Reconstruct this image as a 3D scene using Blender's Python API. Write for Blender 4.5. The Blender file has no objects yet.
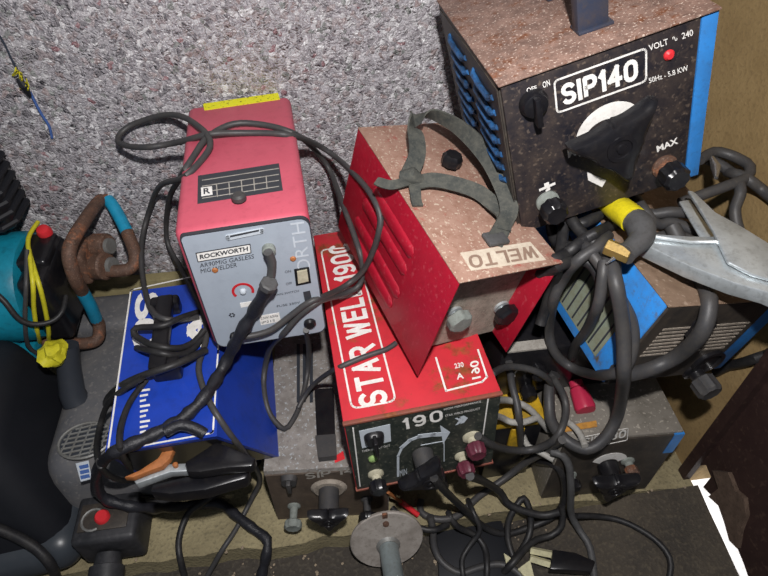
import bpy, bmesh, math, random
from mathutils import Vector, Matrix, Euler
random.seed(7)
scene = bpy.context.scene
col = scene.collection
V = Vector
R = math.radians

# ------------------------------------------------------------------ camera, world, lights
CAM = V((0.0, -1.0, 1.15)); FPX = 580.0
def cam_axes(yaw, pitch):
    y, p = R(yaw), R(pitch)
    f = V((math.sin(y)*math.cos(p), math.cos(y)*math.cos(p), -math.sin(p)))
    r = V((math.cos(y), -math.sin(y), 0)); u = r.cross(f)
    return r, u, f
RT, UP, FW = cam_axes(8, 45)
cd = bpy.data.cameras.new('camera'); cam = bpy.data.objects.new('camera', cd); col.objects.link(cam)
cd.sensor_width = 36; cd.lens = 36*FPX/768; cd.clip_start = 0.02
cam.matrix_world = Matrix(((RT.x, UP.x, -FW.x, CAM.x), (RT.y, UP.y, -FW.y, CAM.y), (RT.z, UP.z, -FW.z, CAM.z), (0, 0, 0, 1)))
scene.camera = cam
scene.view_settings.view_transform = 'Standard'; scene.view_settings.look = 'None'
scene.view_settings.gamma = 1; scene.view_settings.exposure = 0.0; scene.view_settings.use_curve_mapping = False

w = bpy.data.worlds.new('world'); scene.world = w; w.use_nodes = True
w.node_tree.nodes['Background'].inputs[0].default_value = (0.80, 0.88, 1.0, 1)
w.node_tree.nodes['Background'].inputs[1].default_value = 0.16
def area(name, loc, target, size, power, color):
    l = bpy.data.lights.new(name, 'AREA'); l.energy = power; l.size = size; l.color = color
    o = bpy.data.objects.new(name, l); col.objects.link(o); o.location = loc
    o.rotation_euler = (V(target)-V(loc)).to_track_quat('-Z', 'Y').to_euler()
    return o
area('hand_lamp_light', (0.04, -0.95, 1.36), (0.10, -0.2, 0.5), 0.035, 17, (1.0, 0.97, 0.96))
area('daylight_outside', (1.05, -0.75, 1.6), (1.05, -0.75, -0.05), 0.3, 40, (1.0, 1.0, 0.98))

# ------------------------------------------------------------------ helpers
def ray(px, py):
    return (FW + RT*((px-384)/FPX) - UP*((py-288)/FPX))
def Pz(px, py, z):
    d = ray(px, py); return CAM + d*((z-CAM.z)/d.z)
def Py(px, py, y):
    d = ray(px, py); return CAM + d*((y-CAM.y)/d.y)
def Px(px, py, x):
    d = ray(px, py); return CAM + d*((x-CAM.x)/d.x)

class G:
    """collects shapes for ONE mesh"""
    def __init__(s): s.bm = bmesh.new()
    def faces(s, vs, fs, smooth=False):
        b = [s.bm.verts.new(v) for v in vs]
        for f in fs:
            try:
                q = s.bm.faces.new([b[i] for i in f]); q.smooth = smooth
            except ValueError: pass
        return s
    def box(s, x0, x1, y0, y1, z0, z1, bev=0, seg=2, M=None):
        t = bmesh.new()
        bmesh.ops.create_cube(t, size=1)
        for v in t.verts:
            v.co = V(((x0+x1)/2+v.co.x*(x1-x0), (y0+y1)/2+v.co.y*(y1-y0), (z0+z1)/2+v.co.z*(z1-z0)))
        if bev:
            bmesh.ops.bevel(t, geom=t.edges[:], offset=bev, segments=seg, profile=0.5, affect='EDGES')
            for f in t.faces: f.smooth = True
        return s.merge(t, M)
    def merge(s, t, M=None):
        if M is not None: bmesh.ops.transform(t, matrix=M, verts=t.verts)
        m = bpy.data.meshes.new('tmp'); t.to_mesh(m); t.free(); s.bm.from_mesh(m); bpy.data.meshes.remove(m); return s
    def prism(s, poly, vec, bev=0):
        n = len(poly); vec = V(vec); vs = [V(p) for p in poly]+[V(p)+vec for p in poly]
        t = bmesh.new(); b = [t.verts.new(v) for v in vs]
        t.faces.new(b[:n]); t.faces.new(b[n:][::-1])
        for i in range(n): t.faces.new((b[i], b[i+n], b[(i+1) % n+n], b[(i+1) % n]))
        bmesh.ops.recalc_face_normals(t, faces=t.faces)
        if bev: bmesh.ops.bevel(t, geom=t.edges[:], offset=bev, segments=2, profile=0.5, affect='EDGES')
        return s.merge(t)
    def lathe(s, c, axis, prof, n=24, flute=0, amp=0.0, lobes=None):
        """prof: list of (radius, height along axis)"""
        c = V(c); a = V(axis).normalized(); u = a.orthogonal().normalized(); v = a.cross(u)
        vs, fs = [], []
        for r, h in prof:
            for i in range(n):
                th = 2*math.pi*i/n; rr = r
                if flute: rr = r*(1+amp*math.cos(flute*th))
                vs.append(c+a*h+(u*math.cos(th)+v*math.sin(th))*rr)
        for k in range(len(prof)-1):
            for i in range(n):
                j = (i+1) % n
                fs.append((k*n+i, k*n+j, (k+1)*n+j, (k+1)*n+i))
        fs.append(tuple(range(n))[::-1]); fs.append(tuple(range((len(prof)-1)*n, len(prof)*n)))
        return s.faces(vs, fs, True)
    def cyl(s, p0, p1, r0, r1=None, n=20, bev=0):
        p0 = V(p0); p1 = V(p1); L = (p1-p0).length; r1 = r0 if r1 is None else r1
        pr = [(r0, 0), (r1, L)] if not bev else [(r0-bev, 0), (r0, bev), (r1, L-bev), (r1-bev, L)]
        return s.lathe(p0, p1-p0, pr, n)
    def tube(s, pts, r, n=8, caps=True, flat=1.0, up=None):
        pts = [V(p) for p in pts]; m = len(pts)
        rs = r if isinstance(r, (list, tuple)) else [r]*m
        tg = [(pts[min(i+1, m-1)]-pts[max(i-1, 0)]).normalized() for i in range(m)]
        u = tg[0].orthogonal().normalized() if up is None else (V(up)-tg[0]*V(up).dot(tg[0])).normalized()
        vs, fs = [], []
        for i in range(m):
            t = tg[i]
            if up is None: u = (u-t*u.dot(t)).normalized()
            else: u = (V(up)-t*V(up).dot(t)).normalized()
            v = t.cross(u)
            for k in range(n):
                th = 2*math.pi*(k+.5)/n
                vs.append(pts[i]+(u*math.cos(th)*flat+v*math.sin(th))*rs[i])
        for i in range(m-1):
            for k in range(n):
                j = (k+1) % n
                fs.append((i*n+k, i*n+j, (i+1)*n+j, (i+1)*n+k))
        if caps:
            fs.append(tuple(range(n))[::-1]); fs.append(tuple(range((m-1)*n, m*n)))
        return s.faces(vs, fs, True)
    def knob3(s, c, axis, Rr, h, rot=0.0, updir=(0, 0, 1)):
        """three-lobed hand knob"""
        c = V(c); a = V(axis).normalized(); u = (V(updir)-a*V(updir).dot(a)).normalized(); v = u.cross(a)
        n = 60; prof = [(0.86, 0.0), (1.0, 0.16), (1.0, 0.62), (0.90, 0.9), (0.74, 1.0)]
        vs, fs = [], []
        for sc, hh in prof:
            for i in range(n):
                th = 2*math.pi*i/n
                ph = abs(((th-rot+math.pi/3) % (2*math.pi/3))-math.pi/3)
                q = .545/math.cos(math.pi/3-ph)
                rr = Rr*min(1-.5*ph*ph, q*(1-.13*math.sin(3*ph)))*sc
                vs.append(c+a*h*hh+(u*math.cos(th)+v*math.sin(th))*rr)
        for k in range(len(prof)-1):
            for i in range(n):
                j = (i+1) % n; fs.append((k*n+i, k*n+j, (k+1)*n+j, (k+1)*n+i))
        fs.append(tuple(range(n))[::-1]); fs.append(tuple(range((len(prof)-1)*n, len(prof)*n)))
        s.faces(vs, fs, True)
        s.lathe(c+a*h*0.98, a, [(Rr*.28, 0), (Rr*.28, h*.10), (Rr*.2, h*.12), (Rr*.19, h*.04), (Rr*.1, h*.04), (Rr*.09, h*.14)], 24)
        return s
    def build(s, name, mat, parent=None, M=None, origin=None):
        bmesh.ops.remove_doubles(s.bm, verts=s.bm.verts, dist=1e-6)
        bmesh.ops.recalc_face_normals(s.bm, faces=s.bm.faces)
        if origin is not None: bmesh.ops.translate(s.bm, vec=-V(origin), verts=s.bm.verts)
        me = bpy.data.meshes.new(name); s.bm.to_mesh(me); s.bm.free()
        me.set_sharp_from_angle(angle=R(38))
        me.materials.append(mat)
        o = bpy.data.objects.new(name, me); col.objects.link(o)
        if parent is not None: o.parent = parent
        if M is not None: o.matrix_world = M
        if origin is not None: o.location = origin
        return o
def tag(o, label=None, cat=None, group=None, kind=None):
    if label: o['label'] = label
    if cat: o['category'] = cat
    if group: o['group'] = group
    if kind: o['kind'] = kind
    return o
def thing(name, label, cat, M, group=None):
    o = bpy.data.objects.new(name, None); o.empty_display_size = .02
    col.objects.link(o); o.matrix_world = M
    return tag(o, label, cat, group)
def frame(x, y, z, rx=0, ry=0, rz=0):
    return Matrix.Translation((x, y, z)) @ Euler((R(rx), R(ry), R(rz)), 'XYZ').to_matrix().to_4x4()
def L(M, px, py, axis, val):
    """the point of a box face (local axis = val) that lies on the line of sight through a photo pixel"""
    I = M.inverted(); o = I @ CAM; d = I.to_3x3() @ ray(px, py)
    k = 'xyz'.index(axis); t = (val-o[k])/d[k]
    return o+d*t
NRM = {('y', 0): V((0, -1, 0)), ('z', 1): V((0, 0, 1)), ('x', 0): V((-1, 0, 0)), ('x', 1): V((1, 0, 0))}
def nrm(axis):
    return {'y': V((0, -1, 0)), 'z': V((0, 0, 1)), 'x': V((-1, 0, 0)), 'X': V((1, 0, 0))}[axis]
def decal(par, M, name, polypx, axis, val, mat, t=.0006, g=None):
    ax = axis.lower(); n = nrm(axis)
    q = [L(M, a, b, ax, val) for a, b in polypx]
    gg = g or G(); gg.prism(q, n*t)
    return gg if g else gg.build(name, mat, par)
def outline(par, M, name, polypx, axis, val, mat, wd=.0022, t=.0007, closed=True, rnd=0):
    """a printed line of width wd along a polyline on a face"""
    ax = axis.lower(); n = nrm(axis)
    q = [L(M, a, b, ax, val) for a, b in polypx]
    if rnd and closed:
        o = []
        for i in range(len(q)):
            a, b, c = q[i-1], q[i], q[(i+1) % len(q)]
            p0 = b+(a-b).normalized()*rnd; p1 = b+(c-b).normalized()*rnd
            for k in range(5):
                s = k/4; o.append((p0*(1-s)+b*s)*(1-s)+(b*(1-s)+p1*s)*s)
        q = o
    g = G(); m = len(q); rng = range(m if closed else m-1)
    for i in rng:
        a, b = q[i], q[(i+1) % m]; d = (b-a)
        if d.length < 1e-6: continue
        d.normalize(); sd = d.cross(n)*wd/2; e = d*wd*.4
        g.prism([a-sd-e, b-sd+e, b+sd+e, a+sd-e], n*t)
    return g.build(name, mat, par)
def text(par, M, s, p0, p1, pu, axis, val, mat, bold=0.0, name='lettering', t=.0008, label=None):
    """lettering from pixel p0 to p1 (baseline), pu = top of the first letter"""
    ax = axis.lower(); n = nrm(axis)
    a = L(M, *p0, ax, val); b = L(M, *p1, ax, val); c = L(M, *pu, ax, val)
    cu = bpy.data.curves.new('t', 'FONT'); cu.body = s; cu.offset = bold; cu.extrude = 0; cu.resolution_u = 3
    o = bpy.data.objects.new('t', cu); col.objects.link(o)
    bpy.context.view_layer.update()
    me = bpy.data.meshes.new_from_object(o.evaluated_get(bpy.context.evaluated_depsgraph_get()))
    bpy.data.objects.remove(o); bpy.data.curves.remove(cu)
    xs = [v.co.x for v in me.vertices]; ys = [v.co.y for v in me.vertices]
    x0, x1, y0, y1 = min(xs), max(xs), min(ys), max(ys)
    if y0 > -0.12: pass
    for v in me.vertices:
        fx = (v.co.x-x0)/(x1-x0); fy = (v.co.y-y0)/(y1-y0)
        v.co = a+(b-a)*fx+(c-a)*fy+n*t
    me.materials.clear(); me.materials.append(mat)
    ob = bpy.data.objects.new(name, me); col.objects.link(ob); ob.parent = par
    if label: ob['label'] = label
    return ob

def _arc(cx, cy, rx, ry, a0, a1, n=8):
    return [(cx+rx*math.cos(R(a0+(a1-a0)*i/n)), cy+ry*math.sin(R(a0+(a1-a0)*i/n))) for i in range(n+1)]
GL = {'S': [_arc(.3, .76, .3, .24, 20, 180)+_arc(.3, .76, .3, .26, 180, 270)[1:]+_arc(.3, .24, .3, .26, 90, 0)[1:]+_arc(.3, .24, .3, .24, 0, -160)[1:]],
      'I': [[(.0, 0), (.0, 1)]], '1': [[(.0, .80), (.16, 1), (.16, 0)]], 'P': [[(0, 0), (0, 1), (.35, 1)]+_arc(.35, .73, .25, .27, 90, -90)+[(0, .46)]],
      '4': [[(.45, 0), (.45, 1), (0, .32), (.62, .32)]], '0': [_arc(.3, .7, .3, .3, 0, 180)+_arc(.3, .3, .3, .3, 180, 360)+[(.6, .7)]],
      'T': [[(0, 1), (.6, 1)], [(.3, 1), (.3, 0)]], 'A': [[(0, 0), (.3, 1), (.6, 0)], [(.12, .32), (.48, .32)]],
      'R': [[(0, 0), (0, 1), (.35, 1)]+_arc(.35, .74, .25, .26, 90, -90)+[(0, .48)], [(.28, .48), (.6, 0)]],
      'W': [[(0, 1), (.2, 0), (.42, .9), (.64, 0), (.84, 1)]], 'E': [[(.55, 1), (0, 1), (0, 0), (.55, 0)], [(0, .52), (.48, .52)]],
      'L': [[(0, 1), (0, 0), (.5, 0)]], 'D': [[(0, 0), (0, 1), (.25, 1)]+_arc(.25, .5, .35, .5, 90, -90)+[(0, 0)]],
      'C': [_arc(.3, .68, .3, .32, 20, 180)+_arc(.3, .32, .3, .32, 180, 340)], 'O': [_arc(.32, .65, .32, .35, 0, 180)+_arc(.32, .35, .32, .35, 180, 360)+[(.64, .65)]],
      '9': [_arc(.3, .7, .3, .3, 0, 360)+[(.6, .7), (.6, .35)]+_arc(.3, .3, .3, .3, 0, -140)], '8': [_arc(.3, .75, .26, .25, 0, 360), _arc(.3, .25, .3, .25, 0, 360)], ' ': []}
def block(par, M, s, p0, p1, pu, axis, val, mat, wt=.2, gap=.32, t=.0008, name='lettering'):
    """heavy block lettering: strokes of width wt (share of the letter height)"""
    ax = axis.lower(); n = nrm(axis)
    a, b, c = L(M, *p0, ax, val), L(M, *p1, ax, val), L(M, *pu, ax, val)
    pens = []; x = 0
    for ch in s:
        if ch == ' ': x += .45; continue
        w_ = max(q[0] for pl in GL[ch] for q in pl)
        for pl in GL[ch]: pens.append([(x+q[0], q[1]) for q in pl])
        x += w_+gap
    tot = x-gap; ux = (b-a)/(tot+wt); uy = (c-a)/(1+wt); g = G(); k = 0
    for pl in pens:
        for (x0, y0), (x1, y1) in zip(pl, pl[1:]):
            d = V((x1-x0, y1-y0)); l = d.length
            if l < 1e-5: continue
            d /= l; e = wt*.5 if len(pl) < 7 else wt*.22; h = V((-d.y, d.x))*wt/2
            cs = [V((x0, y0))-d*e-h, V((x1, y1))+d*e-h, V((x1, y1))+d*e+h, V((x0, y0))-d*e+h]
            k += 1; off = n*(t+.00003*(k % 5))
            g.faces([a+ux*(q.x+wt/2)+uy*(q.y+wt/2)+off for q in cs], [(0, 1, 2, 3)])
    return g.build(name, mat, par)

# ------------------------------------------------------------------ materials
def srgb(h):
    if isinstance(h, str):
        h = [int(h[i:i+2], 16)/255 for i in (0, 2, 4)]
    return tuple((c/12.92 if c <= .04045 else ((c+.055)/1.055)**2.4) for c in h)+(1,)
def newmat(name):
    m = bpy.data.materials.new(name); m.use_nodes = True
    nt = m.node_tree; b = nt.nodes['Principled BSDF']; return m, nt, b
def mat(name, color, rough=.5, metal=0.0, rust=0.0, dirt=0.3, dirtc='4a4038', rustc='6b3d22', sc=30, bump=.15, spots=0.0, spotc='d8cfc0', spec=.4, emit=None):
    m, nt, b = newmat(name); N = nt.nodes; K = nt.links
    tc = N.new('ShaderNodeTexCoord')
    def noise(scale, detail=5, rg=.6):
        n = N.new('ShaderNodeTexNoise'); n.inputs['Scale'].default_value = scale; n.inputs['Detail'].default_value = detail
        n.inputs['Roughness'].default_value = rg; K.new(tc.outputs['Object'], n.inputs['Vector']); return n
    def ramp(src, lo, hi):
        r = N.new('ShaderNodeMapRange'); r.inputs['From Min'].default_value = lo; r.inputs['From Max'].default_value = hi
        r.clamp = True; K.new(src, r.inputs['Value']); return r.outputs[0]
    def mix(f, a, bb):
        x = N.new('ShaderNodeMix'); x.data_type = 'RGBA'; K.new(f, x.inputs['Factor'])
        for s, k in ((a, 'A'), (bb, 'B')):
            i = [q for q in x.inputs if q.name == k and q.type == 'RGBA'][0]
            if isinstance(s, tuple): i.default_value = s
            else: K.new(s, i)
        return [q for q in x.outputs if q.type == 'RGBA'][0]
    def mul(f, v):
        x = N.new('ShaderNodeMath'); x.operation = 'MULTIPLY'; K.new(f, x.inputs[0]); x.inputs[1].default_value = v; return x.outputs[0]
    c = srgb(color)
    n1 = noise(sc, 6, .65)
    out = c
    if dirt: out = mix(mul(ramp(n1.outputs['Fac'], .38, .68), dirt), out, srgb(dirtc))
    n2 = noise(sc*3.3, 4, .7)
    if dirt: out = mix(mul(ramp(n2.outputs['Fac'], .52, .66), dirt*.8), out, srgb(dirtc))
    if rust:
        n3 = noise(sc*.8, 8, .72)
        f = ramp(n3.outputs['Fac'], .72-.42*rust, .78-.36*rust)
        n5 = noise(sc*5, 3, .7)
        rc = mix(ramp(n5.outputs['Fac'], .35, .65), srgb(rustc), tuple(x*1.9 for x in srgb(rustc)[:3])+(1,))
        out = mix(f, out, rc)
    if spots:
        n4 = noise(sc*7, 2, .5); out = mix(mul(ramp(n4.outputs['Fac'], .60, .68), spots), out, srgb(spotc))
    if isinstance(out, tuple): b.inputs['Base Color'].default_value = out
    else: K.new(out, b.inputs['Base Color'])
    b.inputs['Roughness'].default_value = rough; b.inputs['Metallic'].default_value = metal
    b.inputs['Specular IOR Level'].default_value = spec
    if bump:
        bp = N.new('ShaderNodeBump'); bp.inputs['Strength'].default_value = bump; bp.inputs['Distance'].default_value = .002
        K.new(n2.outputs['Fac'], bp.inputs['Height']); K.new(bp.outputs[0], b.inputs['Normal'])
    return m
M_ = {}
M_['black_panel'] = mat('black panel paint', '1b1b22', .38, dirt=.5, dirtc='4f443c', sc=22, spots=.25, spotc='8a7a6a')
M_['star_panel'] = mat('dark green black panel paint', '1f2623', .45, dirt=.45, dirtc='4b4c45', sc=25, spots=.3, spotc='8a8878')
M_['old_panel'] = mat('dull dark panel paint', '2e2b29', .5, dirt=.7, dirtc='4d453c', sc=25)
M_['rust_top'] = mat('rusty brown steel', '8a6f63', .6, dirt=.75, dirtc='54413a', rust=.45, rustc='5a3826', sc=40, spots=.8, spotc='cbb8aa')
M_['blue_paint'] = mat('blue painted steel', '2f7cc4', .42, dirt=.3, dirtc='34404a', sc=22, rust=.12)
M_['blue_worn'] = mat('worn bright blue paint', '2f86d6', .4, dirt=.35, dirtc='4b4a40', rust=.36, rustc='4b4438', sc=28)
M_['royal'] = mat('royal blue paint', '1d3fa8', .35, dirt=.3, dirtc='1c2a5c', sc=14, bump=.08)
M_['pink'] = mat('faded red pink paint', 'bf5566', .45, dirt=.25, dirtc='9c3c4c', sc=14, bump=.06, spots=.12, spotc='7a3038')
M_['grey_panel'] = mat('light grey panel', '9aa3ae', .4, dirt=.2, dirtc='7b828c', sc=18, bump=.04)
M_['white'] = mat('white print', 'e4e2de', .5, dirt=.25, dirtc='8c887e', sc=60, bump=0)
M_['palegrey'] = mat('pale grey print', 'b9c1c9', .5, dirt=.1, sc=60, bump=0)
M_['paleprint'] = mat('dusty print', 'a5a199', .6, dirt=.4, sc=80, bump=0)
M_['darkprint'] = mat('dark print', '33363c', .5, dirt=.1, sc=60, bump=0)
M_['red_print'] = mat('red print', 'b8242c', .4, dirt=.1, bump=0)
M_['red_box'] = mat('bright red paint', 'c22e38', .42, dirt=.3, dirtc='962830', rust=.42, rustc='6e3b22', sc=14, bump=.06)
M_['red_edge'] = mat('rusty red steel edge', '8a4a3c', .6, dirt=.5, rust=.5, sc=40)
M_['crimson'] = mat('crimson paint', 'a0152b', .42, dirt=.3, dirtc='74101f', sc=18, bump=.08, spots=.2, spotc='c06a70')
M_['crimson_dusty'] = mat('dusty red and tan worn top', '9c7d6e', .75, dirt=.6, dirtc='7a5545', rust=.36, rustc='7a4038', sc=32, spots=.6, spotc='c6b8a6')
M_['dusty_plate'] = mat('dusty grey steel plate', '9a9084', .8, dirt=.6, dirtc='5f564c', sc=45, spots=.6, spotc='aca294')
M_['dusty_casing'] = mat('dusty grey flaking casing', '8a8580', .75, dirt=.65, dirtc='57504a', rust=.18, rustc='5c4334', sc=26, spots=.7, spotc='a9b0b4')
M_['vent_top'] = mat('dusty brown steel', '7b6655', .75, dirt=.6, dirtc='574535', sc=20, spots=.45, spotc='a08e7c')
M_['grey_top'] = mat('grey steel top', '77726a', .55, dirt=.5, dirtc='4f4a42', sc=20, spots=.3)
M_['black'] = mat('black plastic', '141418', .28, dirt=.18, dirtc='37332f', sc=40, bump=.06)
M_['rubber'] = mat('black rubber cable', '1d1d20', .5, dirt=.45, dirtc='3b3936', sc=50, bump=.1)
M_['rubber_grey'] = mat('grey rubber cable', '4e4e4f', .55, dirt=.5, dirtc='363533', sc=50, bump=.1)
M_['rubber_mid'] = mat('dusty dark grey cable', '38383a', .5, dirt=.45, dirtc='4c4843', sc=50, bump=.1)
M_['white_cable'] = mat('off white cable', 'a5a39e', .6, dirt=.5, dirtc='6a665e', sc=50)
M_['strap'] = mat('grey webbing strap', '353836', .85, dirt=.6, dirtc='5b5a52', sc=60, bump=.3)
M_['silver'] = mat('bare cast aluminium', 'c6cdd0', .36, metal=.6, dirt=.35, dirtc='6c6c68', sc=30, bump=.15)
M_['steel'] = mat('dull galvanised steel', '8b8c8a', .5, metal=.5, dirt=.5, dirtc='6b655c', sc=40)
M_['chrome'] = mat('bright metal', 'c0c0c0', .25, metal=.9, dirt=.2, sc=60)
M_['rusty'] = mat('rusty iron', '5e4538', .7, dirt=.6, dirtc='33261f', rust=.45, rustc='6a4430', sc=50, spots=.3, spotc='9a8878')
M_['copper'] = mat('orange rust flakes', 'a8683a', .6, dirt=.4, dirtc='6b4426', sc=80)
M_['brass'] = mat('dirty brass', '9c824a', .45, metal=.5, dirt=.5, dirtc='6b5a3a', sc=60)
M_['dustknob'] = mat('dust covered grey plastic', '7f8580', .75, dirt=.5, dirtc='565852', sc=60)
M_['cream'] = mat('cream plastic', 'b5b09a', .55, dirt=.5, dirtc='7c7764', sc=60)
M_['purple'] = mat('maroon plastic knob', '5c2836', .4, dirt=.3, dirtc='3a2026', sc=60)
M_['pinkknob'] = mat('pinkish red plastic knob', 'b02846', .45, dirt=.2, dirtc='80203a', sc=60)
M_['redbtn'] = mat('red plastic button', 'd02c34', .4, dirt=.15, sc=60)
M_['green'] = mat('pale green lamp lens', '8fae6a', .4, dirt=.3, sc=80)
M_['yellow'] = mat('yellow plastic tape', 'd8c81e', .45, dirt=.3, dirtc='7d7324', sc=60)
M_['yellow_wire'] = mat('yellow wire', 'c8c02a', .45, dirt=.25, dirtc='6e6a24', sc=80)
M_['sticker'] = mat('yellow sticker', 'e2de20', .5, dirt=.0, spots=1.0, spotc='3a3814', sc=26, bump=0)
M_['yellow_case'] = mat('dirty yellow plastic', 'c09a20', .5, dirt=.5, dirtc='4e4220', sc=40)
M_['tanlabel'] = mat('faded cream sticker', 'c9bfae', .7, dirt=.5, dirtc='a58f7d', sc=50, bump=0)
M_['brownprint'] = mat('faded brown print', '8d7566', .7, dirt=.3, bump=0)
M_['teal'] = mat('teal paint', '128098', .4, dirt=.45, dirtc='124450', sc=18)
M_['tealtube'] = mat('teal tube paint', '1c8fb4', .45, dirt=.3, dirtc='17566c', sc=30)
M_['greyplastic'] = mat('dusty grey plastic', '55565a', .7, dirt=.6, dirtc='6f6c69', sc=16, spots=.35, spotc='8b8883')
M_['darkgreyplastic'] = mat('dark grey plastic', '30343b', .4, dirt=.2, dirtc='3f4042', sc=12, bump=.03)
M_['blackcase'] = mat('very dark plastic', '111319', .6, dirt=.2, dirtc='1d1f24', sc=12, bump=.05)
M_['wood'] = mat('pale dusty wood', '8f8560', .8, dirt=.5, dirtc='6c6248', sc=20)
M_['doorwood'] = mat('dark brown door paint', '2c1c1a', .6, dirt=.4, dirtc='42302a', sc=12, spots=.2, spotc='6b5648')
M_['rot'] = mat('rotten wood', '5d4c40', .9, dirt=.6, dirtc='35281f', sc=40, bump=.5)
M_['string'] = mat('dark string', '2c3340', .8, dirt=0, bump=0)
M_['bluestring'] = mat('blue thread', '3d5a94', .8, dirt=0, bump=0)
M_['chips'] = mat('pale mortar chips', '9d8d78', .85, dirt=.4, sc=80)
M_['creamprong'] = mat('cream insulation', 'c9c4a0', .5, dirt=.3, sc=60)

def wall_mat():
    m, nt, b = newmat('pebbledash'); N = nt.nodes; K = nt.links
    tc = N.new('ShaderNodeTexCoord')
    nz = N.new('ShaderNodeTexNoise'); nz.inputs['Scale'].default_value = 70; nz.inputs['Detail'].default_value = 3
    K.new(tc.outputs['Object'], nz.inputs['Vector'])
    ad = N.new('ShaderNodeMixRGB'); ad.blend_type = 'LINEAR_LIGHT'; ad.inputs[0].default_value = .008
    K.new(tc.outputs['Object'], ad.inputs[1]); K.new(nz.outputs['Color'], ad.inputs[2])
    def vor(scale, feat='F1'):
        v = N.new('ShaderNodeTexVoronoi'); v.feature = feat; v.inputs['Scale'].default_value = scale
        v.inputs['Randomness'].default_value = 1; K.new(ad.outputs[0], v.inputs['Vector']); return v
    v1 = vor(118); v2 = vor(230); ve = vor(118, 'DISTANCE_TO_EDGE')
    sep = N.new('ShaderNodeSeparateColor'); K.new(v1.outputs['Color'], sep.inputs[0])
    cr = N.new('ShaderNodeValToRGB'); K.new(sep.outputs[0], cr.inputs[0])
    cr.color_ramp.interpolation = 'CONSTANT'
    els = [(0, '716c70'), (.08, '9b969a'), (.3, 'aca8ac'), (.45, '998c8c'), (.55, 'bab7b9'), (.72, 'a09b9f'), (.82, 'd6d5d6'), (.90, '94807d'), (.935, '757a74'), (.985, '8a5256')]
    cr.color_ramp.elements[0].position = 0; cr.color_ramp.elements[0].color = srgb(els[0][1])
    cr.color_ramp.elements[1].position = els[1][0]; cr.color_ramp.elements[1].color = srgb(els[1][1])
    for p, c in els[2:]:
        e = cr.color_ramp.elements.new(p); e.color = srgb(c)
    s2 = N.new('ShaderNodeSeparateColor'); K.new(v2.outputs['Color'], s2.inputs[0])
    c2 = N.new('ShaderNodeValToRGB'); K.new(s2.outputs[1], c2.inputs[0])
    c2.color_ramp.elements[0].color = srgb('6d6970'); c2.color_ramp.elements[1].color = srgb('b9b8ba')
    mx = N.new('ShaderNodeMixRGB'); mx.inputs[0].default_value = .38; K.new(cr.outputs[0], mx.inputs[1]); K.new(c2.outputs[0], mx.inputs[2])
    mr = N.new('ShaderNodeMapRange'); K.new(ve.outputs['Distance'], mr.inputs[0]); mr.inputs[2].default_value = .10
    mr.inputs[3].default_value = 1; mr.inputs[4].default_value = 0
    big = N.new('ShaderNodeTexNoise'); big.inputs['Scale'].default_value = 5; K.new(tc.outputs['Object'], big.inputs['Vector'])
    gm = N.new('ShaderNodeMixRGB'); gm.blend_type = 'MIX'; mm = N.new('ShaderNodeMath'); mm.operation = 'MULTIPLY'; mm.inputs[1].default_value = .4
    K.new(mr.outputs[0], mm.inputs[0]); K.new(mm.outputs[0], gm.inputs[0]); K.new(mx.outputs[0], gm.inputs[1]); gm.inputs[2].default_value = srgb('807c80')
    K.new(gm.outputs[0], b.inputs['Base Color']); b.inputs['Roughness'].default_value = .34
    ge = N.new('ShaderNodeNewGeometry')
    def vm(op, a_, b_=None, sc_=None):
        x = N.new('ShaderNodeVectorMath'); x.operation = op; K.new(a_, x.inputs[0])
        if b_ is not None:
            if isinstance(b_, tuple): x.inputs[1].default_value = b_
            else: K.new(b_, x.inputs[1])
        if sc_ is not None: x.inputs['Scale'].default_value = sc_
        return x.outputs[0]
    p1 = vm('SCALE', vm('SUBTRACT', v1.outputs['Color'], (.5, .5, .5)), None, .6)
    p2 = vm('SCALE', vm('SUBTRACT', v2.outputs['Color'], (.5, .5, .5)), None, .5)
    fac = vm('NORMALIZE', vm('ADD', vm('ADD', ge.outputs['Normal'], p1), p2))
    h = N.new('ShaderNodeMath'); h.operation = 'ADD'; K.new(v1.outputs['Distance'], h.inputs[0]); K.new(v2.outputs['Distance'], h.inputs[1])
    bp = N.new('ShaderNodeBump'); bp.invert = True; bp.inputs['Strength'].default_value = .55; bp.inputs['Distance'].default_value = .006
    K.new(h.outputs[0], bp.inputs['Height']); K.new(fac, bp.inputs['Normal']); K.new(bp.outputs[0], b.inputs['Normal'])
    return m
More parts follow.
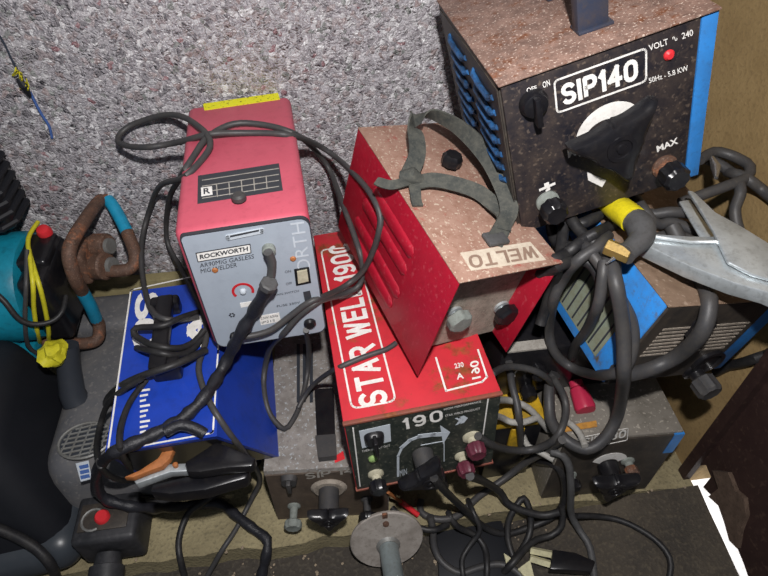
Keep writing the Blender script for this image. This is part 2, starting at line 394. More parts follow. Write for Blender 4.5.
def rough_mat(name, c1, c2, c3, sc=8, bump=.4):
    m, nt, b = newmat(name); N = nt.nodes; K = nt.links
    tc = N.new('ShaderNodeTexCoord')
    a = N.new('ShaderNodeTexNoise'); a.inputs['Scale'].default_value = sc; a.inputs['Detail'].default_value = 8; a.inputs['Roughness'].default_value = .7
    c = N.new('ShaderNodeTexNoise'); c.inputs['Scale'].default_value = sc*22; c.inputs['Detail'].default_value = 4
    K.new(tc.outputs['Object'], a.inputs['Vector']); K.new(tc.outputs['Object'], c.inputs['Vector'])
    r = N.new('ShaderNodeValToRGB'); K.new(a.outputs['Fac'], r.inputs[0])
    r.color_ramp.elements[0].position = .35; r.color_ramp.elements[0].color = srgb(c1)
    r.color_ramp.elements[1].position = .62; r.color_ramp.elements[1].color = srgb(c2)
    f = N.new('ShaderNodeMapRange'); f.inputs[1].default_value = .52; f.inputs[2].default_value = .68; f.inputs[4].default_value = .5
    K.new(c.outputs['Fac'], f.inputs[0])
    x = N.new('ShaderNodeMixRGB'); K.new(f.outputs[0], x.inputs[0]); K.new(r.outputs[0], x.inputs[1]); x.inputs[2].default_value = srgb(c3)
    K.new(x.outputs[0], b.inputs['Base Color']); b.inputs['Roughness'].default_value = .85
    h = N.new('ShaderNodeMath'); h.operation = 'ADD'; K.new(a.outputs['Fac'], h.inputs[0]); K.new(c.outputs['Fac'], h.inputs[1])
    bp = N.new('ShaderNodeBump'); bp.inputs['Strength'].default_value = bump; bp.inputs['Distance'].default_value = .006
    K.new(h.outputs[0], bp.inputs['Height']); K.new(bp.outputs[0], b.inputs['Normal'])
    return m
M_['pebbledash'] = wall_mat()
M_['ochre'] = rough_mat('ochre painted wall', '8c744c', '9f865b', '786241', 6, .2)
M_['ledge'] = rough_mat('yellowish concrete ledge', '7a7055', '9a8f6e', '55503f', 7, .5)
M_['floor'] = rough_mat('dark dirty concrete', '2a2622', '403a33', '5a5347', 6, .7)
M_['outside'] = rough_mat('bright outside concrete', 'd8d4d4', 'ece8e8', 'c0bcb8', 6, .2)

def struct(name, g, m):
    return tag(g.build(name, m), kind='structure')

# ------------------------------------------------------------------ the room
struct('wall_back', G().box(-3.0, .80, .03, .12, -.05, 2.6), M_['pebbledash'])
struct('wall_right', G().box(.72, .80, -.50, .03, -.06, 2.6), M_['ochre'])
struct('floor', G().box(-3.0, 1.9, -2.4, .12, -.15, -.055), M_['floor'])
g = G(); n = 60; random.seed(3)
edge = [(-1.6+i*(2.32/n), -.532+random.uniform(-.006, .006)) for i in range(n+1)]
g.prism([(x, y, -.055) for x, y in edge]+[(.72, .03, -.055), (-1.6, .03, -.055)], (0, 0, .055))
tag(g.build('concrete_ledge', M_['ledge']), kind='structure')
g = G(); g.prism([(.47, -.525, -.001), (.47, -.60, -.053), (.47, -.95, -.053), (.47, -.95, -.10), (.47, -.525, -.10)], (.04, 0, 0))
g.bm.free(); g = G()
nn = 14; vs = []; random.seed(8)
for j in range(9):
    for i in range(nn+1):
        x = .40+i*(.33/nn); u_ = j/8; k_ = min(1, max(0, (x-.42)/.14))
        zz = -.0535+(.053*(1-u_)**1.3)*k_+(random.uniform(-.0015, .0015) if 0 < j else 0)
        vs.append((x, -.53-.42*u_, max(zz, -.0545) if k_ > 0 else -.056))
g.faces(vs, [(j*(nn+1)+i, j*(nn+1)+i+1, (j+1)*(nn+1)+i+1, (j+1)*(nn+1)+i) for j in range(8) for i in range(nn)], True)
struct('floor_slope', g, rough_mat('brown green dirty concrete', '35302a', '4b4338', '5e5546', 7, .6))
# door leaf in the right wall, with a rotten lower edge that lets the daylight in
prof = [(690, 462), (706, 465), (711, 477), (703, 487), (713, 497), (726, 506), (731, 524), (736, 545), (743, 562), (753, 590)]
pts = [Px(a, b, .72) for a, b in prof]
poly = [(.72, -.503, 2.2), (.72, -.503, pts[0].z)]+[(.72, min(p.y, -.504), p.z) for p in pts[1:]]+[(.72, -1.5, .02), (.72, -1.5, 2.2)]
d1 = struct('door_1', G().prism(poly, (.035, 0, 0)), M_['doorwood'])
g = G(); random.seed(11)
rp = [(716, 470), (732, 472), (739, 490), (748, 498), (750, 515), (744, 530), (741, 548), (733, 540), (728, 522), (722, 505), (712, 496), (722, 488)]
rq = [Px(a, b, .72) for a, b in rp]
g.prism([V((.712, q.y, q.z)) for q in rq], (.008, 0, 0)); g.build('rotten_edge', M_['rot'], d1)
g = G(); a_, b_ = Px(768, 352, .715), Px(692, 474, .715)
g.box(.705, .72, -.515, -.492, -.055, 2.2); struct('trim_1', g, M_['doorwood'])
struct('floor_outside', G().box(.735, 1.88, -1.6, .1, -.055, -.045), M_['outside'])

# ------------------------------------------------------------------ welders : frames fitted in the place
SIP = frame(.289, -.378, .605, -1.5, -15.9, 2.1); sw, sd, sh = .262, .302, .243
WEL = frame(.124, -.482, .430, 6.9, 10.2, 16.9); ww, wdp, wh = .170, .342, .212
ROC = frame(-.190, -.372, .412, -1.2, -1.7, 2.8); rw, rd, rh = .184, .376, .239
STA = frame(.017, -.538, .197, -1.3, -3.3, 2.7); tw, td, th_ = .243, .452, .208
GRY = frame(-.143, -.481, .0, 0, 0, -4.7); gw, gd, gh = .224, .36, .195
VEN = frame(.408, -.525, .413, 3.2, 13.0, 8.6); vw, vd, vh = .251, .300, .179
S18 = frame(.393, -.512, .0, 0, 0, -2.5); uw, ud, uh = .226, .34, .221
BLU = frame(-.344, -.520, .197, 0, 0, 2.5); bw, bd, bh = .160, .34, .183

def shell(w, d, h, y0=0.0, bev=.002, open_=False): return G().box(0, w, y0, d, 0, h, bev)

# --- SIP 140 ------------------------------------------------------------
o = thing('arc_welder', 'black and blue arc welder reading SIP140, topmost on the right of the heap', 'welder', SIP)
shell(sw, sd, sh-.003, .004, .004).build('casing', M_['old_panel'], o)
G().box(sw*.93, sw+.0015, -.001, sd-.002, .002, sh-.004, .001).build('side_flange', M_['blue_paint'], o)
G().box(-.001, sw+.001, -.006, sd+.001, sh-.003, sh, .001).build('top_cover', M_['rust_top'], o)
G().box(.003, sw*.925, -.001, .004, .002, sh-.004, .0008).build('front_panel', M_['black_panel'], o)
g = G()
for cx in range(2):
    for k in range(9):
        y0 = .028+cx*.125; z = .035+k*.0215
        g.tube([(-.001, y0, z+.004), (-.005, y0+.008, z), (-.006, y0+.05, z), (-.005, y0+.078, z), (-.001, y0+.086, z+.004)], .0042, 8)
g.build('louver', mat('grimy blue louver', '285c90', .5, dirt=1.0, dirtc='17191c', sc=45), o)
G().box(-.0015, .0, .0035, sd-.01, .01, sh-.01).build('side_panel', M_['old_panel'], o)
# carrying handle
p = L(SIP, 594, 28, 'z', sh); g = G()
g.box(p.x-.022, p.x+.018, p.y-.004, p.y+.016, sh, sh+.075, .004)
g.box(p.x-.016, p.x+.016, p.y+.11, p.y+.128, sh, sh+.075, .003)
g.box(p.x-.016, p.x+.016, p.y-.004, p.y+.128, sh+.06, sh+.078, .004)
g.box(p.x-.022, p.x+.022, p.y-.008, p.y+.02, sh, sh+.004, .001)
g.build('carrying_handle', mat('bluish black handle', '2c3446', .4, dirt=.4, sc=40), o)
W = M_['white']
outline(o, SIP, 'logo_border', [(554, 81), (646, 48), (646, 81), (557, 113)], 'y', -.001, W, .0022, rnd=.006)
block(o, SIP, 'SIP140', (563, 106), (638, 79), (560, 85), 'y', -.001, W, .26, .36)
text(o, SIP, 'VOLT  \u223f  240', (649, 51), (693, 35), (648, 45), 'y', -.001, W, .01)
text(o, SIP, '50Hz - 5.8 KW', (649, 83), (688, 70), (648, 78), 'y', -.001, W, .01)
text(o, SIP, 'OFF', (527, 93), (537, 90), (526, 88), 'y', -.001, W, .01)
text(o, SIP, 'ON', (543, 88), (550, 85), (542, 82), 'y', -.001, W, .01)
text(o, SIP, 'M', (568, 158), (576, 155), (567, 150), 'y', -.001, W, .02)
text(o, SIP, '+', (540, 194), (556, 187), (538, 186), 'y', -.001, W, .04)
text(o, SIP, 'MAX', (657, 152), (678, 143), (656, 146), 'y', -.001, W, .03)
c = L(SIP, 609, 134, 'y', -.001)
def arcpoly(c, r0, r1, a0, a1, n=24, off=(0, 0)):
    o_ = [V((c.x+r1*math.cos(R(a0+(a1-a0)*i/n)), c.y, c.z+r1*math.sin(R(a0+(a1-a0)*i/n)))) for i in range(n+1)]
    i_ = [V((c.x+off[0]+r0*math.cos(R(a1+(a0-a1)*i/n)), c.y, c.z+off[1]+r0*math.sin(R(a1+(a0-a1)*i/n)))) for i in range(n+1)]
    return o_+i_
G().prism(arcpoly(c, .030, .045, 20, 205, off=(-.006, -.006)), (0, -.0006, 0)).build('dial_scale', W, o)
g = G(); decal(o, SIP, '', [(587, 172), (606, 180), (602, 187), (588, 180)], 'y', -.001, W, g=g); g.build('paint_chip', W, o)
g = G(); g.cyl((c.x-.002, -.001, c.z-.004), (c.x, -.024, c.z-.008), .027, .025, bev=.002)
kn = g.build('knob_shaft', M_['black'], o)
kc = L(SIP, 620, 147, 'y', -.044)
G().knob3((kc.x, -.022, kc.z), (0, -1, 0), .066, .026, R(46)).build('control_knob', M_['black'], o)
c = L(SIP, 535, 105, 'y', -.008)
g = G(); g.lathe((c.x, -.001, c.z), (0, -1, 0), [(.018, 0), (.018, .004), (.015, .012), (.013, .013)], 28)
g.box(c.x-.004, c.x+.004, -.024, -.010, c.z-.024, c.z+.014, .002); g.build('switch_knob', M_['black'], o)
c = L(SIP, 669, 55, 'y', -.002); G().lathe((c.x, -.001, c.z), (0, -1, 0), [(.0065, 0), (.0065, .002), (.004, .005)], 16).build('indicator_lamp', M_['redbtn'], o)
def terminal(o, M, basepx, r, mb, mk, L1=.02, L2=.02, rk=None, name='terminal', fl=9):
    c = L(M, basepx[0], basepx[1], 'y', -.004); rk = rk or r*1.15
    t = G().lathe((c.x, 0, c.z), (0, -1, 0), [(r, 0), (r, .004), (r*.8, .006), (r*.62, .007), (r*.55, L1)], 24).build(name, mb, o)
    G().lathe((c.x, -L1*.9, c.z), (0, -1, 0), [(rk*.8, 0), (rk, .003), (rk, L2-.004), (rk*.8, L2), (rk*.4, L2-.001)], 36, flute=fl, amp=.06).build('knob', mk, t)
    return t
terminal(o, SIP, (548, 202), .0165, M_['dustknob'], M_['black'], .016, .024, .017)
terminal(o, SIP, (665, 167), .0175, M_['rusty'], M_['black'], .016, .026, .018)

# --- WELTO --------------------------------------------------------------
o = thing('arc_welder', 'crimson and dusty tan arc welder with a grey strap, resting on STAR WELD box', 'welder', WEL)
g = G(); t_ = .002
g.box(0, t_, 0, wdp, 0, wh, .0006); g.build('side_panel', M_['crimson'], o)
G().box(ww-t_, ww, 0, wdp, 0, wh, .0006).build('side_panel', M_['crimson'], o)
G().box(-.0005, ww+.0005, -.001, wdp, wh-.0015, wh+.0005, .0005).build('top_cover', M_['crimson_dusty'], o)
G().box(t_, ww-t_, .045, .048, .001, wh-.002).build('front_panel', M_['dusty_plate'], o)
G().box(t_, ww-t_, .048, wdp-.002, .001, .003).build('base_plate', M_['dusty_plate'], o)
G().box(t_, ww-t_, wdp-.004, wdp-.001, .001, wh-.002).build('rear_panel', M_['dusty_plate'], o)
ribs = [((374, 188), (412, 258)), ((363, 204), (407, 270)), ((355, 222), (400, 293)), ((348, 228), (392, 305))]
g = G()
for a, b in ribs:
    p, q = L(WEL, *a, 'x', 0), L(WEL, *b, 'x', 0); m_ = (p.z+q.z)/2; p.z = q.z = m_+0
    g.tube([p, p+(q-p)*.04, p+(q-p)*.5, q-(q-p)*.04, q], [.005, .012, .0135, .012, .005], 12, flat=1)
bmesh.ops.scale(g.bm, vec=(.35, 1, 1), verts=g.bm.verts)
g.build('louver', M_['crimson'], o)
decal(o, WEL, 'sticker', [(460, 253), (530, 242), (546, 260), (471, 271)], 'z', wh+.0005, M_['tanlabel'])
block(o, WEL, 'WELTO', (534, 246), (467, 256), (539, 258), 'z', wh+.0011, M_['brownprint'], .2, .3)
def wterm(px, mk, r):
    c = L(WEL, *px, 'y', .035)
    t = G().lathe((c.x, .045, c.z), (0, -1, 0), [(r*.7, 0), (r*.7, .004), (r*.4, .005), (r*.4, .012)], 20).build('terminal', M_['silver'], o)
    G().lathe((c.x, .036, c.z), (0, -1, 0), [(r*.8, 0), (r, .003), (r, .014), (r*.8, .018), (r*.5, .018)], 30, flute=6, amp=.07).build('knob', mk, t)
wterm((457, 317), M_['dustknob'], .019); wterm((504, 311), M_['black'], .019)
c = L(WEL, 449, 168, 'z', wh); G().lathe((c.x, c.y, wh), (0, 0, 1), [(.006, 0), (.006, .006), (.015, .008), (.016, .02), (.012, .026), (.003, .025)], 30, flute=8, amp=.06).build('adjusting_knob', M_['black'], o)

# --- ROCKWORTH ----------------------------------------------------------
o = thing('mig_welder', 'pink-red ROCKWORTH mig welder with grey front panel, leaning at the pebbled wall', 'welder', ROC)
G().box(0, rw, .004, rd, 0, rh, .012, 3).build('casing', M_['pink'], o)
g = G(); cs = []
for (cx, cz, a0) in ((rw-.016, rh-.018, 0), (.015, rh-.012, 90), (.022, .018, 180), (rw-.016, .016, 270)):
    rr = .014 if a0 != 90 else .006
    for k in range(5):
        a = R(a0+k*22.5); cs.append(V((cx+rr*math.cos(a), 0, cz+rr*math.sin(a))))
g.prism(cs, (0, .006, 0)); g.build('front_panel', M_['grey_panel'], o)
cs2 = [V((q.x+(q.x-rw/2)*.02, .001, q.z+(q.z-rh/2)*.02)) for q in cs]
G().prism(cs2, (0, .006, 0)).build('panel_gasket', M_['darkprint'], o)
outline(o, ROC, 'handle_slot', [(227, 236), (262, 229), (262, 231.5), (228, 238.5)], 'y', 0, M_['palegrey'], .004, .002, rnd=.001)
decal(o, ROC, 'slot_opening', [(230, 235.5), (259, 229.5), (259, 231), (230, 237.2)], 'y', -.0018, M_['darkprint'])
decal(o, ROC, 'nameplate', [(196, 253), (250, 244), (251, 252.5), (198, 261.5)], 'y', 0, M_['white'])
outline(o, ROC, 'nameplate_border', [(196, 253), (250, 244), (251, 252.5), (198, 261.5)], 'y', 0, M_['darkprint'], .0012, .0009)
text(o, ROC, 'ROCKWORTH', (200, 259), (248, 250.5), (199.5, 254.5), 'y', -.0004, M_['darkprint'], .03)
text(o, ROC, 'AR90MIG GASLESS', (200, 267.5), (254, 258), (199.5, 263.3), 'y', 0, M_['darkprint'], .0)
text(o, ROC, 'MIG WELDER', (201, 273), (237, 266.5), (200.5, 268.8), 'y', 0, M_['darkprint'], .0)
text(o, ROC, 'ORTH', (311, 271), (304, 221), (298, 273), 'y', 0, M_['palegrey'], .0)
c = L(ROC, 243, 291, 'y', 0)
G().prism(arcpoly(V((c.x, 0, c.z)), .0125, .0165, -25, 215), (0, -.0006, 0)).build('dial_scale', M_['red_print'], o)
G().lathe((c.x, 0, c.z), (0, -1, 0), [(.005, 0), (.004, .004), (.002, .005)], 16).build('dial_spindle', M_['palegrey'], o)
decal(o, ROC, 'white_label', [(240, 303), (252, 301), (253, 305), (241, 307.5)], 'y', 0, M_['white'])
decal(o, ROC, 'rating_sticker', [(259, 316), (279, 312.5), (281, 321), (261, 325)], 'y', 0, M_['white'])
text(o, ROC, '230V 50Hz', (261, 319.5), (278, 316.3), (260.7, 317.2), 'y', -.0004, M_['darkprint'])
text(o, ROC, 'IP21S', (262, 323.5), (275, 321), (261.7, 321.3), 'y', -.0004, M_['darkprint'])
g = G(); decal(o, ROC, '', [(294, 269), (309, 266.5), (311, 282), (296, 285)], 'y', 0, M_['black'], t=.002, g=g); sw_ = g.build('rocker_switch', M_['black'], o)
decal(sw_, ROC, 'rocker', [(297, 271), (307, 269), (308.5, 280), (298, 282.5)], 'y', -.002, M_['cream'], t=.003)
text(o, ROC, 'ON', (285, 273), (291, 272), (284.7, 270.5), 'y', 0, M_['darkprint'])
text(o, ROC, 'OFF', (286, 285), (292, 284), (285.7, 282.5), 'y', 0, M_['darkprint'])
text(o, ROC, 'MAIN SWITCH', (274, 296), (299, 291.5), (273.7, 294), 'y', 0, M_['darkprint'])
text(o, ROC, 'FUSE 250V', (277, 307), (300, 303), (276.7, 305), 'y', 0, M_['darkprint'])
decal(o, ROC, 'fuse_slot', [(303, 292), (310, 290.5), (312, 300), (305, 302)], 'y', 0, M_['darkprint'])
g = G()
for i in range(6):
    cc = L(ROC, 232, 315, 'y', 0); a = i*math.pi/3
    g.lathe((cc.x+.0035*math.cos(a), 0, cc.z+.0035*math.sin(a)), (0, -1, 0), [(.0015, 0), (.0015, .0006)], 8)
g.build('flower_mark', M_['darkprint'], o)
for px in ((215, 270), (293, 258.6)):
    cc = L(ROC, *px, 'y', 0); G().lathe((cc.x, 0, cc.z), (0, -1, 0), [(.0045, 0), (.0045, .001), (.003, .0025)], 14).build('rusty_screw', M_['copper'], o)
for px in ((236, 337), (310, 324)):
    cc = L(ROC, *px, 'y', -.003); G().lathe((cc.x, 0, cc.z), (0, -1, 0), [(.010, 0), (.010, .004), (.007, .007)], 20).build('rubber_foot', M_['black'], o)
cg = L(ROC, 269, 251, 'y', -.006)
G().lathe((cg.x, 0, cg.z), (0, -1, 0), [(.0095, 0), (.0095, .008), (.008, .009), (.0075, .014)], 24, flute=6, amp=.03).build('cable_gland', M_['dustknob'], o)
g = G(); decal(o, ROC, '', [(198, 176), (279, 163.5), (283, 190.5), (197.5, 204)], 'z', rh, M_['darkprint'], g=g); pl = g.build('data_plate', M_['darkprint'], o)
g = G()
for i in range(5):
    a = i/5; decal(pl, ROC, '', [(216+62*a, 184-10*a), (217+62*a, 184-10*a), (218+62*a, 197-10*a), (217+62*a, 197-10*a)], 'z', rh+.0006, 0, g=g)
for r_ in range(4):
    decal(pl, ROC, '', [(202, 180+r_*6.0), (279, 168+r_*6.0), (279, 168.7+r_*6.0), (202, 180.7+r_*6.0)], 'z', rh+.0006, 0, t=.0003, g=g)
g.build('table_lines', M_['paleprint'], pl)
g = G(); decal(pl, ROC, '', [(201, 188), (212, 186.4), (212.6, 194.6), (201.4, 196.4)], 'z', rh+.0006, 0, g=g); g.build('plate_logo', M_['white'], pl)
text(pl, ROC, 'R', (203.7, 194.5), (210.5, 193.5), (203.5, 188.8), 'z', rh+.0012, M_['darkprint'], .02)
cc = L(ROC, 240, 202, 'z', rh); G().lathe((cc.x, cc.y, rh-.001), (0, 0, 1), [(.006, 0), (.006, .004), (.0105, .006), (.0105, .012), (.007, .015)], 24).build('cover_knob', M_['rubber_mid'], o)
decal(o, ROC, 'yellow_sticker', [(203, 104), (278, 93), (280, 99.5), (204.5, 110.5)], 'z', rh, M_['sticker'])

# --- STAR WELD ----------------------------------------------------------
o = thing('arc_welder', 'bright red STAR WELD 190C arc welder with dark front panel, under the crimson welder', 'welder', STA)
G().box(0, tw, .003, td, 0, th_, .002).build('casing', M_['red_box'], o)
G().box(-.001, tw+.001, -.003, .004, th_-.004, th_+.001, .001).build('front_lip', M_['red_edge'], o)
G().box(-.001, tw+.001, -.003, .006, -.001, .004, .001).build('bottom_lip', M_['red_edge'], o)
G().box(.002, tw-.002, -.001, .003, .003, th_-.004).build('front_panel', M_['star_panel'], o)
outline(o, STA, 'label_border', [(321, 250), (352, 409), (396, 401), (356, 247)], 'z', th_, W, .003, rnd=.012)
block(o, STA, 'STAR WELD 190C', (389, 403), (350, 243), (360, 409), 'z', th_, W, .22, .36)
outline(o, STA, 'rating_border', [(436, 358), (446, 391), (482, 382), (487, 377), (478, 350)], 'z', th_, W, .003, closed=False)
text(o, STA, 'A', (457, 380), (464, 378.5), (456, 374), 'z', th_, W, .02)
text(o, STA, '190', (472, 380), (469.5, 362), (481, 378), 'z', th_, W, .02)
text(o, STA, '230', (455, 369), (464, 367), (454, 364), 'z', th_, W, .02)
yv = -.001
outline(o, STA, 'panel_line', [(353, 428), (360, 486)], 'y', yv, W, .002, closed=False)
outline(o, STA, 'panel_line', [(488, 399), (483, 434)], 'y', yv, W, .002, closed=False)
decal(o, STA, 'switch_label', [(359, 431), (390, 424), (391, 441), (362, 448)], 'y', yv, M_['palegrey'])
c = L(STA, 374, 437, 'y', yv)
sk = G().lathe((c.x, yv, c.z), (0, -1, 0), [(.017, 0), (.016, .006), (.013, .010)], 26, flute=4, amp=.06).build('switch_knob', M_['black'], o)
G().box(c.x-.003, c.x+.003, -.026, -.009, c.z-.018, c.z+.018, .0015).build('switch_pointer', M_['black'], sk)
text(o, STA, 'THERMAL CUT OUT', (362, 452), (390, 446), (361.7, 450), 'y', yv, W)
block(o, STA, '190', (404, 429.5), (443, 420), (402, 418.5), 'y', yv, W, .2, .45)
text(o, STA, 'HIGH PERFORMANCE', (444, 410), (481, 402), (443.8, 408), 'y', yv, W)
text(o, STA, 'STAR WELD PRODUCT', (445, 416.5), (480, 409), (444.8, 414.5), 'y', yv, W)
c = L(STA, 430, 470, 'y', yv)
ax = [(398, 476), (398, 456), (402, 447), (410, 440), (420, 436), (433, 434.5), (444, 434)]
outline(o, STA, 'arrow', ax[:3], 'y', yv, M_['palegrey'], .004, closed=False)
outline(o, STA, 'arrow', ax[2:5], 'y', yv, M_['palegrey'], .007, closed=False)
outline(o, STA, 'arrow', ax[4:], 'y', yv, M_['palegrey'], .0105, closed=False)
decal(o, STA, 'arrow_head', [(440, 425), (450, 432), (443, 444)], 'y', yv, M_['palegrey'])
outline(o, STA, 'scale_line', [(421, 445), (444, 441), (444, 461)], 'y', yv, M_['palegrey'], .0015, closed=False)
text(o, STA, 'MIN', (400, 476), (407, 474), (399.5, 470), 'y', yv, M_['palegrey'])
text(o, STA, '\u00bb', (455, 425), (468, 421), (454.5, 418), 'y', yv, M_['palegrey'], .05)
c = L(STA, 373, 459, 'y', -.003); G().lathe((c.x, yv, c.z), (0, -1, 0), [(.0075, 0), (.007, .004), (.004, .006)], 18).build('indicator_lamp', M_['green'], o)
terminal(o, STA, (376, 475), .0135, M_['cream'], M_['black'], .018, .02, .014)
c = L(STA, 422, 452, 'y', yv)
G().cyl((c.x, yv, c.z), (c.x, -.036, c.z), .018, .016, bev=.002).build('knob_shaft', M_['rubber_mid'], o)
G().knob3((c.x, -.034, c.z), (0, -1, 0), .050, .024, R(20)).build('control_knob', M_['black'], o)
terminal(o, STA, (472, 438), .0155, M_['cream'], M_['purple'], .018, .022, .015)
terminal(o, STA, (462, 457), .0125, M_['cream'], M_['purple'], .018, .022, .014)

# --- grey SIP under the heap -------------------------------------------
o = thing('arc_welder', 'dusty grey flaking arc welder on the ledge, left of and under STAR WELD', 'welder', GRY)
G().box(0, gw, .002, gd, 0, gh, .002).build('casing', M_['dusty_casing'], o)
G().box(.002, gw-.002, -.001, .002, .002, gh-.012).build('front_panel', mat('brown grimy panel', '463c35', .6, dirt=.6, dirtc='645649', sc=25), o)
block(o, GRY, 'SIP 140', (306, 479), (366, 471), (305, 473), 'y', -.001, M_['paleprint'], .2)
zt = gh
g = G(); decal(o, GRY, '', [(315, 392), (334, 391), (336, 455), (318, 457)], 'z', zt, 0, t=.010, g=g); hd = g.build('carrying_handle', M_['black'], o)
g = G(); decal(o, GRY, '', [(316, 440), (336, 438.5), (337, 460), (319, 462)], 'z', zt, 0, t=.016, g=g); g.build('handle_end', M_['rubber_mid'], hd)
g = G()
for a in (297, 303, 310):
    decal(o, GRY, '', [(a, 345), (a+3, 345), (a+3, 402), (a, 403)], 'z', zt, 0, t=.004, g=g)
g.build('top_ribs', M_['darkgreyplastic'], o)
decal(o, GRY, 'red_mark', [(334, 457), (343, 451), (345, 459), (335, 463)], 'z', zt, M_['redbtn'])
c = L(GRY, 289, 480, 'y', -.004)
g = G(); g.lathe((c.x, -.001, c.z), (0, -1, 0), [(.016, 0), (.014, .01)], 24, flute=4, amp=.05); g.box(c.x-.004, c.x+.004, -.02, -.006, c.z-.022, c.z+.01, .002); g.build('switch_knob', M_['rubber_mid'], o)
c = L(GRY, 329, 487, 'y', -.001)
G().cyl((c.x, -.001, c.z), (c.x, -.008, c.z), .034, .030, bev=.002).build('dial_plate', M_['dusty_plate'], o)
G().cyl((c.x, -.006, c.z), (c.x, -.052, c.z), .019, .018).build('knob_shaft', M_['rubber_mid'], o)
G().knob3((c.x, -.05, c.z), (0, -1, 0), .042, .020, R(60)).build('control_knob', M_['black'], o)
terminal(o, GRY, (294, 507), .0125, M_['dustknob'], M_['dustknob'], .034, .016, .016)
terminal(o, GRY, (367, 500), .012, M_['rubber_mid'], M_['black'], .034, .016, .016)

# --- blue welder at left ------------------------------------------------
o = thing('mig_welder', 'royal blue welder with white bordered top, left of the ROCKWORTH machine', 'welder', BLU)
sx = .072
g = G(); fy = .055
g.faces([(0, fy, 0), (0, 0, bh), (bw, 0, bh), (bw+sx, fy, 0), (0, bd, 0), (0, bd, bh), (bw, bd, bh), (bw+sx, bd, 0)], [(0, 1, 2, 3), (7, 6, 5, 4), (1, 5, 6, 2), (2, 6, 7, 3), (0, 4, 5, 1), (0, 3, 7, 4)])
g.build('casing', M_['royal'], o)
G().prism([(.006, fy*.98-.001, .004), (.006, fy*.065-.001, bh-.012), (bw-.004, fy*.065-.001, bh-.012), (bw+sx-.01, fy*.98-.001, .004)], (0, .003, 0)).build('front_panel', M_['black'], o)
outline(o, BLU, 'label_border', [(131, 290), (108, 452), (213, 433), (218, 352), (224, 270)], 'z', bh, W, .0026, rnd=.004)
block(o, BLU, 'OS', (157, 350), (160, 293), (131, 350), 'z', bh, W, .24, .2)
block(o, BLU, 'A', (206, 350), (207, 312), (186, 350), 'z', bh, W, .24)
g = G()
for k in range(9):
    decal(o, BLU, '', [(140, 390+k*5.2), (150-(k % 3)*2, 388.5+k*5.2), (150-(k % 3)*2, 390.5+k*5.2), (140, 392+k*5.2)], 'z', bh, 0, g=g)
g.build('scale_marks', W, o)
h1, h2, h3 = L(BLU, 166, 308, 'z', bh), L(BLU, 168, 380, 'z', bh), None
g = G()
g.box(h2.x-.024, h2.x+.006, h2.y, h1.y, bh+.02, bh+.036, .006)
g.box(h1.x-.02, h1.x+.03, h1.y-.022, h1.y+.002, bh-.001, bh+.032, .006)
g.box(h2.x-.02, h2.x+.025, h2.y-.004, h2.y+.024, bh-.001, bh+.032, .006)
g.build('carrying_handle', M_['black'], o)
cc = L(BLU, 276, 360, 'z', .01); G().lathe((bw+sx-.012, bd-.09, .03), (.93, 0, .37), [(.005, 0), (.005, .003), (.002, .005)], 12).build('side_screw', M_['chrome'], o)

# --- vented welder at right ---------------------------------------------
o = thing('arc_welder', 'tilted welder with bright blue slotted side and dusty brown top, below SIP140', 'welder', VEN)
G().box(0, vw, .003, vd, 0, vh-.002, .002).build('casing', M_['blue_worn'], o)
G().box(-.001, vw+.001, -.002, vd, vh-.002, vh, .001).build('top_cover', M_['vent_top'], o)
G().box(.003, vw*.83, -.001, .003, .002, vh-.004).build('front_panel', M_['old_panel'], o)
g = G()
g.prism([(-.0012, .04, .018), (-.0012, .24, .018), (-.0012, .24, vh-.065), (-.0012, .04, vh-.065)], (.0014, 0, 0))
g.build('grille_plate', mat('dusty beige grille', '7f8878', .7, dirt=.6, dirtc='6f6a50', sc=40), o)
g = G()
for k in range(11):
    y = .046+k*.0175; g.prism([(-.0022, y, .022), (-.0022, y+.003, .022), (-.0022, y+.003, vh-.07), (-.0022, y, vh-.07)], (.0012, 0, 0))
g.build('grille_slots', M_['darkprint'], o)
for nm, xa, xb in (('front_vent', .025, .082), ('front_vent', .125, .195)):
    g = G()
    for k in range(8):
        z = vh*.38+k*.0085; g.box(xa, xb, -.0022, -.0008, z, z+.0035)
    g.build(nm, M_['dusty_plate'], o)
c = V((.052, 0, vh-.035)); g = G(); g.lathe((.09, -.001, vh-.035), (0, -1, 0), [(.018, 0), (.016, .01)], 22, flute=3, amp=.12); g.box(.068, .096, -.02, -.004, vh-.062, vh-.025, .004); g.build('switch_knob', M_['black'], o)
terminal(o, VEN, (695, 372), .02, M_['black'], M_['rubber_mid'], .02, .03, .019)
G().lathe((.187, -.001, .035), (0, -1, 0), [(.028, 0), (.028, .006), (.022, .007), (.022, .002), (.001, .002)], 28).build('socket_ring', M_['black'], o)

# --- SIP 180 ------------------------------------------------------------
o = thing('arc_welder', 'black fronted arc welder reading 180 with grey top, low in the right corner', 'welder', S18)
G().box(0, uw, .002, ud, 0, uh, .003).build('casing', M_['grey_top'], o)
G().box(.002, uw-.003, -.001, .002, .002, uh-.006).build('front_panel', M_['old_panel'], o)
G().box(uw-.018, uw+.001, -.002, .004, uh-.07, uh-.004).build('blue_corner', M_['blue_paint'], o)
outline(o, S18, 'logo_border', [(578, 438), (628, 428), (627, 440), (579, 450)], 'y', -.001, W, .0014, rnd=.003)
block(o, S18, 'SIP 180', (582, 446), (625, 437), (583, 438), 'y', -.001, W, .2)
c = L(S18, 609, 462, 'y', -.001)
G().prism(arcpoly(V((c.x, -.001, c.z)), .018, .034, 20, 170, off=(0, -.006)), (0, -.0006, 0)).build('dial_scale', W, o)
G().cyl((c.x, -.001, c.z-.012), (c.x, -.03, c.z-.012), .02, .018).build('knob_shaft', M_['black'], o)
G().knob3((c.x-.004, -.03, c.z-.014), (0, -1, 0), .052, .024, R(62)).build('control_knob', M_['black'], o)
